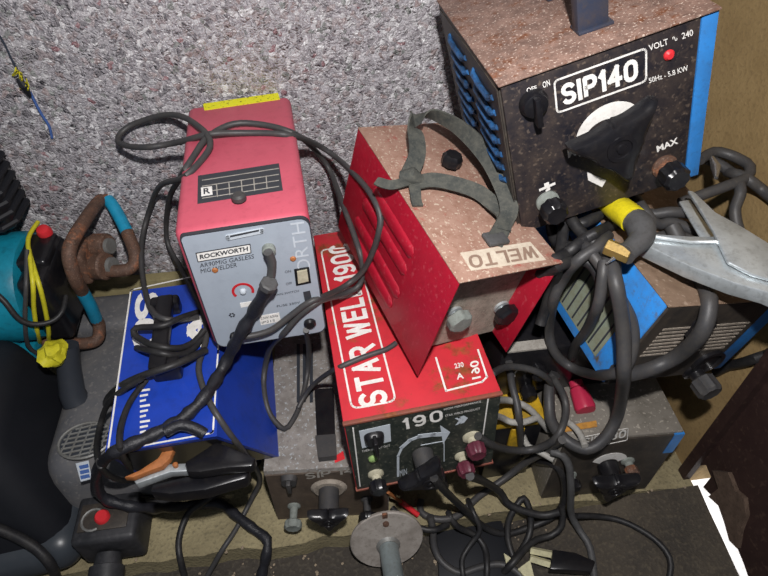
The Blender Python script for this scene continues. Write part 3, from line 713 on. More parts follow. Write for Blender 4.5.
terminal(o, S18, (628, 462), .013, M_['dustknob'], M_['rusty'], .016, .018, .012)
g = G(); decal(o, S18, '', [(560, 427), (596, 421), (597, 427), (561, 433)], 'z', uh, 0, t=.002, g=g); g.build('orange_label', mat('dirty orange label', 'b8843a', .6, dirt=.4, sc=50), o)
terminal(o, S18, (571, 476), .012, M_['dustknob'], M_['black'], .016, .018, .012)

# --- machine between, yellow case ----------------------------------------
MID = frame(.292, -.400, .223, 0, 0, 0); mw, md, mh = .235, .33, .130
o = thing('battery_charger', 'black machine with a pinkish-red knob, wedged under the tilted blue-sided welder', 'machine', MID)
G().box(0, mw, 0, md, 0, mh, .004).build('casing', M_['black'], o)
G().box(.01, .10, .0, .02, mh-.001, mh+.003).build('painted_strip', M_['paleprint'], o)
kk = L(MID, 577, 385, 'y', -.008)
kb = G().lathe((kk.x, 0, kk.z), (0, -1, -.25), [(.013, 0), (.013, .012)], 20).build('terminal', M_['pinkknob'], o)
G().lathe((kk.x, -.012, kk.z-.004), (0, -1, -.12), [(.012, 0), (.016, .004), (.020, .042), (.018, .048), (.01, .049)], 30, flute=6, amp=.03).build('knob', M_['pinkknob'], kb)
text(o, MID, '77', (600, 391), (612, 388), (600, 383), 'y', 0, M_['paleprint'], .02)
cc = L(MID, 532, 372, 'y', 0)
G().prism(arcpoly(V((cc.x-.012, 0, cc.z+.0)), .020, .0225, 110, 200), (0, -.0006, 0)).build('dial_scale', W, o)
for q in ((538, 371), (528, 392)):
    k_ = L(MID, *q, 'y', -.01); G().lathe((k_.x, 0, k_.z), (0, -1, 0), [(.010, 0), (.010, .006), (.015, .008), (.015, .022), (.01, .026)], 24, flute=6, amp=.05).build('terminal', M_['black'], o)
text(o, MID, 'Z', (519, 400), (526, 398), (519, 392), 'y', 0, M_['paleprint'], .03)
YEL = frame(.282, -.455, 0, 0, 0, 0)
o = thing('tool_case', 'dirty yellow and black case squeezed between STAR WELD and the welder reading 180', 'case', YEL)
G().box(0, .10, 0, .36, 0, .195, .006).build('lower_shell', M_['black'], o)
G().box(-.001, .101, -.002, .36, .195, .218, .005).build('lid', M_['yellow_case'], o)
G().box(.035, .06, -.008, .0, .12, .2, .002).build('latch', M_['yellow_case'], o)

# ------------------------------------------------------------------ left group
MP = Matrix.Identity(4)
# wooden board behind
tag(G().box(-.66, -.235, .002, .028, 0, .235, .002).build('wooden_board', M_['wood'], origin=(-.45, .015, 0)), 'pale wooden board standing on edge against the pebbled wall behind the royal blue welder', 'board')
# grey dusty machine
o = thing('pressure_washer', 'dusty grey plastic machine with a round grille, between black case and royal blue welder', 'machine', frame(-.47, -.25, 0))
g = G(); t = bmesh.new(); bmesh.ops.create_cube(t, size=1)
for v in t.verts:
    top = v.co.z > 0; fr = v.co.y < 0
    v.co = V((v.co.x*(.215 if top else .225)+.030, v.co.y*.42+(.035 if top and fr else 0), .0975+v.co.z*.195))
bmesh.ops.bevel(t, geom=t.edges[:], offset=.05, segments=5, profile=.5, affect='EDGES')
for f in t.faces: f.smooth = True
g.merge(t); g.build('housing', M_['greyplastic'], o)
G().box(-.11, .135, .14, .243, .12, .222, .02, 3).build('rear_hood', M_['greyplastic'], o)
I = frame(-.47, -.25, 0)
gc = L(I, 86, 441, 'z', .195)
g = G(); n_ = 28
ell = [V((gc.x+.047*math.cos(2*math.pi*i/n_), gc.y+.037*math.sin(2*math.pi*i/n_), .194)) for i in range(n_)]
g.prism(ell, (0, 0, .003)); gr = g.build('round_grille', M_['darkgreyplastic'], o)
g = G(); g.tube([p+V((0, 0, .004)) for p in ell+ell[:1]], .003, 6, caps=False)
for k in range(-3, 4):
    hw = .045*math.sqrt(max(0, 1-(k/3.6)**2)); a = V((.01, 1, 0))
    yy = k*.0098; g.tube([(gc.x-hw*.9, gc.y+yy-.004, .1985), (gc.x+hw*.95, gc.y+yy+.004, .1985)], .0022, 6)
for k in range(-2, 3):
    hh = .034*math.sqrt(max(0, 1-(k/2.6)**2)); g.tube([(gc.x+k*.017-.004, gc.y-hh, .199), (gc.x+k*.017+.004, gc.y+hh, .199)], .0018, 6)
g.build('grille_bars', M_['steel'], gr)
g = G(); decal(o, I, '', [(76, 464), (89, 461), (92, 479), (81, 482)], 'z', .1955, 0, t=.002, g=g); bd_ = g.build('badge', M_['palegrey'], o)
g = G()
for k in range(3): decal(o, I, '', [(79+k*.6, 466+k*5), (88+k*.6, 464+k*5), (89+k*.6, 467.4+k*5), (80+k*.6, 469.5+k*5)], 'z', .1975, 0, g=g)
g.build('badge_stripes', M_['bluestring'], bd_)
a = Pz(66, 345, .30)-V((-.47, -.25, 0)); b = Pz(72, 392, .205)-V((-.47, -.25, 0))
G().tube([a, a*.6+b*.4, b, b+V((.004, -.01, -.02))], [.022, .021, .024, .026], 16).build('hose_stub', M_['darkgreyplastic'], o)
cb = Pz(103, 518, .112)-V((-.47, -.25, 0))
g = G(); g.box(cb.x-.052, cb.x+.060, cb.y-.042, cb.y+.05, .02, .11, .010, 3); mo = g.build('control_module', mat('dusty black plastic', '232427', .5, dirt=.5, dirtc='48474a', sc=25), o)
G().box(cb.x-.042, cb.x+.044, cb.y-.022, cb.y+.030, .109, .113, .002).build('switch_plate', M_['old_panel'], mo)
G().lathe((cb.x, cb.y, .112), (0, 0, 1), [(.013, 0), (.013, .008), (.010, .012)], 24).build('red_button', M_['redbtn'], mo)
g = G(); g.tube([(cb.x-.016+.02*math.cos(R(60+i*24)), cb.y-.002+.02*math.sin(R(60+i*24)), .114) for i in range(11)], .0025, 6); g.build('dial_ring', M_['steel'], mo)
g = G(); g.lathe((cb.x+.002, cb.y-.045, .06), (0, -1, -.15), [(.022, 0), (.024, .02), (.030, .022), (.030, .05), (.026, .054)], 30); g.build('outlet_cap', mat('black cap plastic', '202124', .5, dirt=.5, dirtc='434346', sc=25), mo)

# black case at far left
o = thing('plastic_case', 'very dark plastic case with rounded grey lower rim, at the far left', 'case', frame(-.742, -.375, -.055, 0, 0, 6))
g = G(); t = bmesh.new(); bmesh.ops.create_cube(t, size=1)
for v in t.verts:
    top = v.co.z > 0
    v.co = V((v.co.x*(.33 if top else .475), v.co.y*(.26 if top else .365)+(.05 if top else 0), .225+v.co.z*.29))
bmesh.ops.bevel(t, geom=t.edges[:], offset=.045, segments=5, profile=.5, affect='EDGES')
for f in t.faces: f.smooth = True
g.merge(t); g.build('body', M_['blackcase'], o)
G().box(-.238, .238, -.186, .19, .065, .155, .044, 7).build('lower_rim', mat('grey lower rim plastic', '33383e', .35, dirt=.2, dirtc='44474b', sc=12, bump=.03), o)
G().box(-.20, .20, -.15, .16, .0, .08, .02, 3).build('foot_base', M_['blackcase'], o)

# ribbed black bag
p = Pz(3, 205, .45)
g = G(); g.box(p.x-.16, p.x+.062, -.075, .02, .455, .62, .02, 3)
o = tag(g.build('ribbed_bag', M_['black'], origin=(p.x-.07, -.03, .455)), 'black ribbed fabric bag against the pebbled wall at the left edge', 'bag')
for k in range(7):
    z = .465+k*.021
    r_ = G().tube([(p.x-.15, -.078, z), (p.x+.044, -.078, z+.006), (p.x+.060, -.06, z+.01), (p.x+.064, .0, z+.012)], .007, 8).build('rib', M_['blackcase']); r_.parent = o; r_.matrix_parent_inverse = Matrix.Translation(o.location).inverted()

# teal pump
ctr = Pz(38, 287, .335)
TP = Matrix.Translation(ctr)
o = thing('water_pump', 'teal pump motor with red button and looped tube frame, at left above the dark case', 'pump', TP)
G().lathe((-.26, 0, .006), (1, 0, 0), [(.095, 0), (.108, .01), (.108, .255), (.103, .268), (.09, .272)], 40).build('motor_body', M_['teal'], o)
g = G(); g.box(-.14, -.02, -.11, -.05, -.12, -.085, .004); g.box(-.10, -.05, -.1, -.04, -.12, -.06, .004); g.build('foot', M_['teal'], o)
g = G(); g.box(.012, .066, -.085, .06, -.075, .085, .014, 3); g.box(.0, .062, -.04, .05, .06, .098, .01, 3); tb = g.build('terminal_box', M_['black'], o)
rb = L(TP, 45, 232, 'z', .102)
G().lathe((rb.x, rb.y, .096), (0, -.2, 1), [(.013, 0), (.014, .01), (.011, .017), (.005, .019)], 22).build('red_button', M_['redbtn'], tb)
def lp(px, py, z): return Pz(px, py, z)-ctr
g = G()
f1, f2 = lp(109, 246, .40), lp(110, 266, .375)
g.lathe(f1+V((-.05, .02, -.01)), (.9, -.35, .2), [(.018, 0), (.020, .02), (.024, .022), (.024, .05), (.021, .054)], 22)
g.lathe(f2+V((-.06, .02, -.01)), (.9, -.35, .2), [(.02, 0), (.024, .02), (.028, .022), (.028, .058), (.024, .062)], 22)
g.box(f2.x-.075, f2.x-.035, f2.y-.02, f2.y+.05, f2.z-.03, f1.z+.02, .01, 3)
g.build('pipe_fitting', M_['rusty'], o)
for f_, r_, q in ((f1, .016, .0), (f2, .018, .004)):
    a_ = V((.9, -.35, .2)).normalized(); G().cyl(f_+a_*(.0+q)-V((.002, 0, 0)), f_+a_*(.006+q), r_, r_*.96, 20).build('fitting_face', M_['steel'], o)
fr = [((36, 341, .225), (66, 343, .225), (88, 343, .225), (98, 338, .228), (99, 325, .238), (96, 319, .255)),
      ((96, 319, .255), (90, 305, .31), (82, 291, .36)),
      ((82, 291, .36), (75, 278, .41), (69, 256, .452), (73, 240, .465), (84, 222, .465), (96, 205, .455), (103, 199, .445), (108, 200, .445)),
      ((108, 200, .445), (113, 206, .44), (120, 218, .425), (127, 232, .41)),
      ((127, 232, .41), (134, 250, .39), (135, 262, .375), (129, 269, .37), (118, 271, .37), (108, 271, .37))]
def smooth(pts, k=6):
    pts = [V(p) for p in pts]; q = [pts[0]*2-pts[1]]+pts+[pts[-1]*2-pts[-2]]; out = []
    for i in range(1, len(q)-2):
        a, b, c, d = q[i-1:i+3]
        for j in range(k):
            t = j/k; out.append(.5*((2*b)+(c-a)*t+(2*a-5*b+4*c-d)*t*t+(3*b-3*c+d-a)*t*t*t))
    out.append(pts[-1]); return out
for i, s in enumerate(fr):
    G().tube(smooth([lp(*q) for q in s]), .0125, 12).build('frame_tube', M_['tealtube'] if i in (1, 3) else M_['rusty'], o)

# ------------------------------------------------------------------ draped cables
def cast(px, py):
    d = ray(px, py).normalized()
    hit, loc, *_ = scene.ray_cast(bpy.context.evaluated_depsgraph_get(), CAM, d, distance=6)
    return (loc-CAM).length if hit else 3.0
def drape(pts, r, it=30, close=False, lift=0.0, step=5.0):
    bpy.context.view_layer.update()
    P2 = [V((p[0], p[1])) for p in pts]; fx = {}
    q = [P2[0]*2-P2[1]]+P2+[P2[-1]*2-P2[-2]]; s = []
    for i in range(1, len(q)-2):
        a, b, c, d = q[i-1:i+3]; n = max(2, int((c-b).length/step))
        if len(pts[i-1]) > 2: fx[len(s)] = pts[i-1][2]
        for j in range(n):
            t = j/n; s.append(.5*((2*b)+(c-a)*t+(2*a-5*b+4*c-d)*t*t+(3*b-3*c+d-a)*t*t*t))
    if len(pts[-1]) > 2: fx[len(s)] = pts[-1][2]
    s.append(P2[-1])
    tm = []
    for i, p in enumerate(s):
        t = cast(p.x, p.y)-r*1.25-lift
        tm.append(t)
    for i, z in fx.items():
        d = ray(s[i].x, s[i].y).normalized(); tm[i] = (z-CAM.z)/d.z
    t = tm[:]
    for _ in range(it):
        u = t[:]
        for i in range(1, len(t)-1):
            if i in fx: continue
            u[i] = min(tm[i], .5*t[i]+.25*(t[i-1]+t[i+1]))
        t = u
    for _ in range(2):
        t = [t[0]]+[(t[i-1]+2*t[i]+t[i+1])/4 for i in range(1, len(t)-1)]+[t[-1]]
    return [CAM+ray(p.x, p.y).normalized()*tt for p, tt in zip(s, t)]
def cable(label, pts, r, m, name='cable', cat='cable', group=None, **kw):
    q = drape(pts, r, **kw)
    o = G().tube(q, r, 10).build(name, m, origin=q[0])
    return tag(o, label, cat, group), q
exec_cables = True
RB, RG, RM = M_['rubber'], M_['rubber_grey'], M_['rubber_mid']
# mains lead of the pink-red machine: loops over its top and hangs in front
cable('dark grey lead over ROCKWORTH top, looping over the grey casing, other end on floor',
      [(205, 580), (221, 552), (236, 529), (252, 498), (260, 480), (254, 466), (241, 448), (229, 433), (211, 405), (201, 381), (199, 364), (206, 340), (205, 319), (194, 294), (182, 270), (167, 240), (169, 200), (180, 178), (194, 156), (205, 140), (222, 128), (241, 123), (270, 126), (295, 134), (312, 147), (329, 169), (341, 200), (353, 232), (362, 262), (360, 284), (344, 294), (320, 301), (300, 315), (284, 333), (270, 348), (264, 375), (265, 398), (271, 416), (284, 429), (293, 420), (301, 402), (307, 375), (309, 350), (306, 330)], .0052, RM, it=40)
cable('dark grey lead making the wide loop left of the ROCKWORTH top, then crossing STAR lettering',
      [(198, 317), (173, 320), (156, 315), (147, 298), (142, 270), (142, 240), (150, 208), (161, 185), (183, 178), (200, 162), (210, 147), (208, 136), (198, 126), (183, 117), (164, 115, .64), (134, 124, .615), (121, 133, .605), (118, 141, .60), (127, 146, .605), (150, 147, .625), (183, 141), (211, 134), (248, 133), (280, 134), (304, 139), (329, 152), (353, 173), (370, 193), (380, 214), (379, 232), (372, 254), (362, 272), (345, 286), (327, 295), (308, 303), (289, 317), (271, 330), (250, 336), (232, 337)], .0052, RM, it=40)
cable('thin grey lead from under the crimson welder across the STAR lettering',
      [(396, 343), (387, 349), (372, 354), (356, 360), (332, 371), (314, 384), (304, 397), (298, 408)], .0045, RM)
# torch lead
M_['sleeve'] = mat('creased black vinyl sleeve', '1a1b20', .42, dirt=.35, dirtc='35343a', sc=60, bump=.6)
q = drape([(268, 252), (272, 262), (271, 276), (268, 288)], .006, lift=.004)
o = thing('torch_cable', 'thick black sleeved torch lead from the ROCKWORTH front down over the blue welder', 'cable', Matrix.Translation(q[0]))
org = q[0]
G().tube([p-org for p in q], .0065, 12).build('gland_tail', M_['rubber_grey'], o)
q2 = drape([(268, 286), (257, 306), (239, 336), (222, 369), (205, 396), (184, 417), (159, 432), (128, 446), (110, 455), (100, 466), (96, 482), (103, 497), (124, 505), (158, 508), (197, 505), (221, 505), (238, 517), (255, 530), (267, 540), (266, 556), (260, 582)], .0095, it=30)
random.seed(5)
rr = [.0098+.0012*math.sin(i*1.7)+random.uniform(-.0006, .0006) for i in range(len(q2))]
G().tube([p-org for p in q2], rr, 12).build('sleeve', M_['sleeve'], o)
d_ = (q2[2]-q2[0]).normalized()
G().lathe(q2[0]-org-d_*.010, d_, [(.010, 0), (.0125, .002), (.0125, .012), (.010, .014)], 24, flute=8, amp=.05).build('strain_nut', M_['rubber_grey'], o)
cable('short black sleeved branch lying on the blue welder edge', [(205, 434), (194, 428), (180, 425), (165, 432)], .0085, M_['sleeve'])
# leads on the blue welder
cable('black lead looped over the blue welder handle, upper loop', [(204, 330), (195, 341), (180, 348), (156, 346), (142, 340), (134, 334), (136, 328), (150, 327), (165, 325), (180, 318), (198, 312)], .0055, RB)
cable('black lead crossing the blue welder handle, below the small loop', [(203, 337), (192, 350), (178, 355), (160, 353), (146, 350), (137, 348)], .0055, RB)
cable('black lead turning back sharply at the left edge of the blue welder', [(206, 350), (190, 358), (172, 366), (142, 376), (121, 386), (108, 398), (106, 404)], .0062, RB)
cable('thin black lead down the left edge of the blue welder beside the round grille', [(142, 378), (126, 388), (108, 404), (99, 430), (97, 454), (104, 471), (120, 480), (135, 480)], .005, RB)
cable('thin black lead down the blue welder beside the small white scale', [(146, 380), (130, 402), (121, 426), (120, 447), (126, 462), (137, 474)], .005, RB)
# bottom left loop and clamp lead
cable('black lead hanging from the rusty clamp down to the floor', [(258, 462), (240, 478), (222, 490), (202, 503), (188, 514), (180, 534), (179, 552), (186, 582)], .0065, RB)
cable('shiny thin black wire under the rusty clamp grips', [(254, 463), (240, 475), (222, 484), (196, 492), (165, 497), (140, 496)], .0028, M_['black'])

# --- rusty crocodile clamp on the front of the blue welder
def dp(px, py, lift=.012):
    return CAM+ray(px, py).normalized()*(cast(px, py)-lift)
bpy.context.view_layer.update()
z0 = .33
cpt = lambda a, b, z=z0: Pz(a, b, z)
O = cpt(187, 465)
o = thing('welding_clamp', 'crocodile clamp with rusty orange jaw and black grips, on the ledge below blue welder', 'clamp', Matrix.Translation(O))
def loc(p): return p-O
g = G(); g.prism([loc(cpt(*p, .345)) for p in ((124, 477), (140, 470), (158, 458), (168, 442), (176, 443), (170, 458), (162, 466), (148, 471), (133, 477))], (0, 0, -.012), .001); g.build('upper_jaw', M_['copper'], o)
g = G(); g.prism([loc(cpt(*p, .33)) for p in ((132, 477), (150, 471), (161, 462), (168, 456), (170, 464), (187, 463), (188, 471), (170, 472), (150, 479), (136, 484))], (0, 0, -.016), .0015); g.build('lower_jaw', M_['silver'], o)
g = G(); g.prism([loc(cpt(*p, .345)) for p in ((184, 462), (200, 452), (216, 441), (245, 452), (256, 458), (252, 466), (225, 468), (200, 472), (187, 472))], (0, 0, -.022), .004); g.build('grip', M_['black'], o)
g = G(); g.prism([loc(cpt(*p, .318)) for p in ((152, 484), (186, 476), (230, 474), (250, 470), (246, 478), (205, 490), (170, 494), (150, 492))], (0, 0, -.03), .004); g.build('grip', M_['black'], o)
G().lathe(loc(cpt(176, 466, .331)), (0, 0, 1), [(.004, 0), (.004, .006), (.002, .008)], 12).build('rivet', M_['copper'], o)
tag(G().box(0, 1, 0, 1, 0, 1).build('tmp', M_['black']), 'x', 'x') if False else None

# ------------------------------------------------------------------ belt strap on the crimson welder
wz = lambda a, b, h: WEL @ L(WEL, a, b, 'z', wh+h)
def ribbon(name, pts, wdt, th, m, ups, par=None, org=None):
    pts = smooth(pts, 6); n = len(pts); us = smooth([V(u) for u in ups], 6)
    vs, fs = [], []
    for i in range(n):
        t = (pts[min(i+1, n-1)]-pts[max(i-1, 0)]).normalized()
        w_ = (us[i]-t*us[i].dot(t)).normalized(); nn = t.cross(w_)
        for a, b in ((-.5, -.5), (.5, -.5), (.5, .5), (-.5, .5)): vs.append(pts[i]+w_*wdt*a+nn*th*b)
    for i in range(n-1):
        for k in range(4): fs.append((i*4+k, i*4+(k+1) % 4, (i+1)*4+(k+1) % 4, (i+1)*4+k))
    fs += [(0, 1, 2, 3), tuple(range((n-1)*4, n*4))]
    if org is not None: vs = [v-org for v in vs]
    return G().faces(vs, fs, True).build(name, m, par)
Wn = (WEL.to_3x3() @ V((0, 0, 1))).normalized(); Wx = (WEL.to_3x3() @ V((1, 0, 0))).normalized(); Wy = (WEL.to_3x3() @ V((0, 1, 0))).normalized()
org = wz(495, 242, .0)
o = thing('carrying_strap', 'grey webbing strap looped and knotted on top of the crimson welder', 'strap', Matrix.Translation(org))
ribbon('strap_band', [wz(494, 243, .003), wz(503, 226, .012), wz(509, 208, .03), wz(502, 184, .045), wz(489, 159, .055), wz(470, 137, .06), wz(450, 122, .06), wz(428, 114, .055), wz(412, 121, .05), wz(416, 136, .04), wz(417, 155, .03), wz(409, 175, .015)], .026, .003, M_['strap'],
       [Wx, Wx, Wx+Wn*.5, Wx+Wn*.6, Wx*.7+Wn, Wx*.3+Wn-Wy*.3, Wn-Wy*.5, Wn-Wy*.8, Wx*.2-Wn*.5+Wy*0, Wx, Wx, Wx], o, org)
ribbon('strap_band', [wz(414, 184, .010), wz(432, 180, .018), wz(455, 184, .02), wz(478, 192, .02), wz(493, 204, .02), wz(503, 216, .018), wz(504, 230, .010)], .022, .003, M_['strap'],
       [Wy, Wy+Wn*.5, Wy+Wn*.6, Wy+Wn*.6, Wy+Wx*.4+Wn*.4, Wx+Wy*.4, Wx], o, org)
ribbon('strap_tail', [wz(412, 180, .012), wz(402, 183, .012), wz(390, 185, .010), wz(376, 181, .006)], .014, .003, M_['strap'], [Wy, Wy+Wn*.3, Wy+Wn*.5, Wy], o, org)
ribbon('strap_tail', [wz(413, 180, .012), wz(415, 190, .010), wz(416, 200, .005), wz(418, 206, .003)], .016, .003, M_['strap'], [Wx, Wx+Wn*.3, Wx, Wx], o, org)
g = G(); kq = wz(411, 179, .012)-org
g.tube([kq+Wx*(-.014)+Wy*.008, kq+Wn*.006, kq+Wx*.014-Wy*.006], [.008, .013, .008], 10); g.build('knot', M_['strap'], o)
g = G(); bq = wz(495, 240, .003)-org
g.box(-.017, .017, -.012, .012, 0, .006, .002, M=Matrix.Translation(bq) @ WEL.to_3x3().to_4x4()); g.build('buckle', M_['rubber_grey'], o)

# ------------------------------------------------------------------ right cluster
sip_parts = [ob for ob in bpy.data.objects if ob.parent and (ob.parent.name == 'arc_welder' or (ob.parent.parent and ob.parent.parent.name == 'arc_welder'))]
for ob in sip_parts: ob.hide_viewport = True     # so that the cable layout finds the surface under the welder

cable('dark grey cable curling behind the black and blue welder on the ochre wall side', [(700, 160, .62), (713, 152, .62), (727, 154, .62), (741, 160, .62), (750, 167, .62), (746, 178, .615), (724, 187, .61), (702, 195, .60), (680, 203, .59)], .0088, RM)
cable('dark grey cable bending down behind the silver clamp', [(704, 158, .605), (722, 166, .605), (738, 180, .60), (740, 195, .60), (735, 208, .59), (737, 225, .57), (745, 245, .55)], .0088, RM)
cable('dark grey cable running off the right edge across the ochre wall', [(728, 172, .60), (744, 177, .60), (757, 186, .60), (772, 198, .60), (790, 212, .60)], .009, RM)
cable('dark cable passing behind the upper jaw of the silver clamp', [(625, 180, .56), (645, 212, .60), (671, 212, .605), (692, 214, .60), (712, 221, .59), (722, 232, .58)], .0085, RM)
cable('dark cable under the upper one, entering the silver clamp', [(630, 190, .54), (655, 223, .59), (671, 222, .59), (696, 232, .58), (712, 243, .57)], .0085, RM)
cable('dark cable low behind the silver clamp lower jaw', [(650, 240, .575), (670, 235, .578), (690, 240, .575), (706, 252, .565)], .0085, RM)
for i, (lab, pp) in enumerate([('black cable under SIP140, highest of the bundle left of the yellow holder', [(540, 190, .56), (562, 222, .595), (580, 224, .61), (600, 214, .61), (616, 200, .60), (640, 190, .59)]),
        ('black cable under SIP140, crossing down towards the slotted blue side', [(548, 192, .54), (554, 238, .58), (570, 247, .595), (590, 252, .60), (606, 264, .59), (612, 285, .575)]),
        ('black cable under SIP140, running down beside the crimson welder corner', [(566, 205, .58), (563, 232, .585), (560, 256, .57), (556, 275, .55), (548, 300, .50), (540, 325, .45)]),
        ('black cable under SIP140, stepping over beside the brass tip', [(560, 200, .59), (576, 226, .61), (592, 242, .612), (612, 252, .60), (616, 285, .575), (622, 320, .54), (626, 345, .50)]),
        ('black cable under SIP140, reaching level to the dark gap behind WELTO', [(530, 262, .52), (545, 262, .565), (562, 256, .585), (584, 240, .60), (606, 228, .60), (640, 215, .595)]),
        ('black cable under SIP140, lowest strand next to the blue edge', [(530, 275, .50), (548, 272, .55), (568, 262, .585), (588, 262, .59), (600, 280, .575), (597, 310, .55)])]):
    cable(lab, pp, .0088, RB, group='black cables bundled under the SIP140 welder')
cable('thick grey cable arching over the brown top and dark front of the tilted welder', [(672, 226, .60), (683, 248), (698, 272), (709, 300), (702, 332), (680, 354), (655, 367), (630, 374), (612, 372)], .0115, RM, it=30)
cable('heavy black cable making the large loop before the slotted blue side', [(608, 236, .60), (596, 248), (582, 257), (567, 273), (554, 298), (550, 320), (550, 340), (558, 357), (577, 370), (602, 375), (624, 369), (633, 348), (632, 322), (619, 296), (600, 265), (583, 244, .60)], .0085, RM, it=30)
cable('dark flat cable running down across the grille slots of the blue side', [(604, 262), (602, 282), (598, 305), (588, 328), (576, 345), (572, 357)], .0082, RM)
cable('heavy black cable hanging from the bundle down before the welder reading 180', [(607, 250), (616, 285), (622, 320), (624, 350), (623, 385), (617, 417), (603, 440), (586, 449), (566, 440), (552, 423), (549, 403), (550, 383), (556, 374)], .0105, RM, it=50)
cable('black cable leaving the terminal of the tilted welder to the right', [(716, 372), (728, 366), (745, 362), (768, 354, .34), (790, 345, .34)], .009, RB)

for ob in sip_parts: ob.hide_viewport = False
# electrode holder
z_ = .645
hp = [Pz(*q) for q in ((608, 200, .622), (619, 209, .632), (630, 217, .640), (640, 226, .642), (641, 238, .640), (632, 248, .638), (624, 254, .636))]
O = hp[2]
o = thing('electrode_holder', 'grey elbow electrode holder wrapped in yellow tape, under the SIP140 front', 'electrode holder', Matrix.Translation(O))
G().tube([p-O for p in smooth(hp[:3]+[hp[3]])[:15]], .0195, 14).build('tape_wrap', M_['yellow'], o)
G().tube([p-O for p in smooth(hp[2:])], [.0165+.003*math.sin(i*.25) for i in range(len(smooth(hp[2:])))], 14).build('elbow', M_['rubber_grey'], o)
a_, b_ = hp[5]-O, Pz(613, 251, .640)-O
p0 = Pz(630, 256, .636)-O; p1 = Pz(606, 246, .636)-O
g = G(); g.cyl(p0, p1, .0115, .0115, 6, bev=.001); g.build('brass_tip', M_['brass'], o)
G().tube([Pz(614, 258, .63)-O, Pz(606, 264, .625)-O], [.003, .0012], 8).build('wire_end', M_['chrome'], o)

# big silver clamp
O = Pz(735, 250, .625)
o = thing('welding_clamp', 'large bare silver welding clamp with two long jaws, on the brown topped welder', 'clamp', Matrix.Translation(O))
def pl(name, pts, zt, t, m, par=o, bev=.002):
    return G().prism([Pz(a, b, z)-O for a, b, z in pts], (0, 0, -t), bev).build(name, m, par)
up_ = [(688, 190, .64), (694, 191, .64), (716, 212, .64), (745, 228, .64), (790, 256, .64), (790, 285, .64), (752, 274, .64), (728, 262, .64), (714, 232, .64)]
lo_ = [(647, 233, .63), (690, 236, .632), (716, 236, .634), (735, 250, .634), (790, 275, .634), (800, 306, .634), (768, 292, .632), (735, 283, .630), (690, 266, .628), (660, 252, .627), (641, 243, .626)]
pl('jaw', up_, 0, .005, M_['silver']); pl('jaw', lo_, 0, .022, M_['silver'])
pl('jaw_web', [(679, 201, .615), (690, 199, .615), (700, 214, .615), (716, 236, .615), (712, 240, .615), (700, 236, .615)], 0, .004, M_['silver'])
G().tube([Pz(650, 236, .632)-O, Pz(690, 242, .634)-O, Pz(716, 242, .636)-O, Pz(740, 256, .637)-O, Pz(790, 282, .637)-O], .003, 8).build('jaw_rib', M_['silver'], o)
for a_, b_, c_ in (((786, 268, .638), (850, 262, .65), (960, 250, .66)), ((786, 292, .624), (850, 312, .63), (960, 345, .635))):
    G().tube([Pz(*a_)-O, Pz(*b_)-O, Pz(*c_)-O], [.012, .013, .010], 10).build('handle', M_['silver'], o)
g = G(); g.lathe(Pz(702, 180, .63)-O, (0, 0, 1), [(.004, 0), (.010, .004), (.006, .01)], 12)
tag(G().tube([Pz(712, 158, .63), Pz(716, 168, .63), Pz(716, 178, .63)], [.004, .008, .003], 12).build('metal_lug', M_['chrome'], origin=(0, 0, 0)), 'small shiny metal lug beside the blue edge of SIP140', 'lug')
g.bm.free()

# ------------------------------------------------------------------ tangle at the bottom
cable('black cable rising from the floor loop to the right of the maroon knobs', [(421, 500), (421, 512), (436, 519), (457, 516), (478, 497), (504, 479), (525, 463), (545, 452), (562, 440)], .0072, RM)
cable('black cable circling lowest at the bottom edge of the photo', [(430, 516), (433, 530), (434, 546), (442, 562), (460, 573), (478, 568), (499, 564), (515, 570), (526, 582)], .0072, RM)
cable('black cable swinging right under the yellow case and back down', [(434, 478), (446, 492), (463, 508), (483, 526), (504, 534), (530, 527), (552, 517), (563, 503), (564, 482), (556, 466), (538, 462)], .0068, RB)
cable('black cable dropping between the loops toward the bottom edge', [(448, 512), (457, 526), (476, 536), (486, 552), (487, 582)], .0062, RB)
cable('black cable forming the narrow upright loop above the cream prongs', [(514, 560), (508, 539), (509, 520), (517, 505), (524, 498), (530, 512), (530, 532), (522, 549), (508, 567)], .0066, RB)
cable('black cable dipping from the right side toward the cream prongs', [(562, 506), (562, 525), (552, 535), (536, 540), (525, 549), (512, 564), (504, 572)], .0066, RB)
cable('thin black lead snaking under the terminals toward the floor plug', [(468, 500), (474, 514), (480, 530), (470, 545), (462, 560), (464, 582)], .0055, RB)
cable('light grey cable hanging down to the lower right of the tangle', [(552, 452), (562, 455), (569, 466), (571, 490), (571, 513), (580, 531), (590, 548), (595, 582)], .0072, RG)
cable('off-white cable curving over the yellow case, upper one', [(480, 402, .25), (498, 400, .27), (512, 401, .27), (527, 407), (540, 420), (548, 430)], .0062, M_['white_cable'])
cable('off-white cable lying across the yellow case, lower one', [(478, 416, .22), (497, 416, .25), (511, 422, .25), (524, 422), (536, 418)], .006, M_['white_cable'])
cable('off-white cable emerging right of the heavy hanging loop', [(563, 420), (572, 425), (580, 434), (585, 446)], .006, M_['white_cable'])
cable('off-white cable bending up at the foot of the yellow case', [(523, 436), (528, 446), (540, 452), (554, 460)], .006, M_['white_cable'])
cable('upright black cable in front of the yellow case', [(509, 362), (512, 385), (517, 404), (520, 428), (521, 452)], .0068, RM)
cable('grey lead arching from STAR WELD corner over the black machine', [(478, 385, .30), (500, 369, .36), (517, 367), (535, 371), (548, 379), (556, 390)], .0062, RM)
cable('dark lead sweeping from the maroon knobs round to the large loop', [(478, 436), (490, 444), (511, 450), (535, 449), (555, 439), (564, 422), (566, 405), (561, 390), (553, 378)], .0068, RM)
cable('single black cable curving across the bare floor at lower right', [(568, 516), (595, 516), (622, 521), (649, 535), (666, 551), (671, 565), (668, 584)], .0058, RB)
cable('black lead on the ledge behind the flange', [(392, 508), (405, 520), (420, 528), (434, 530), (448, 524)], .006, RB)
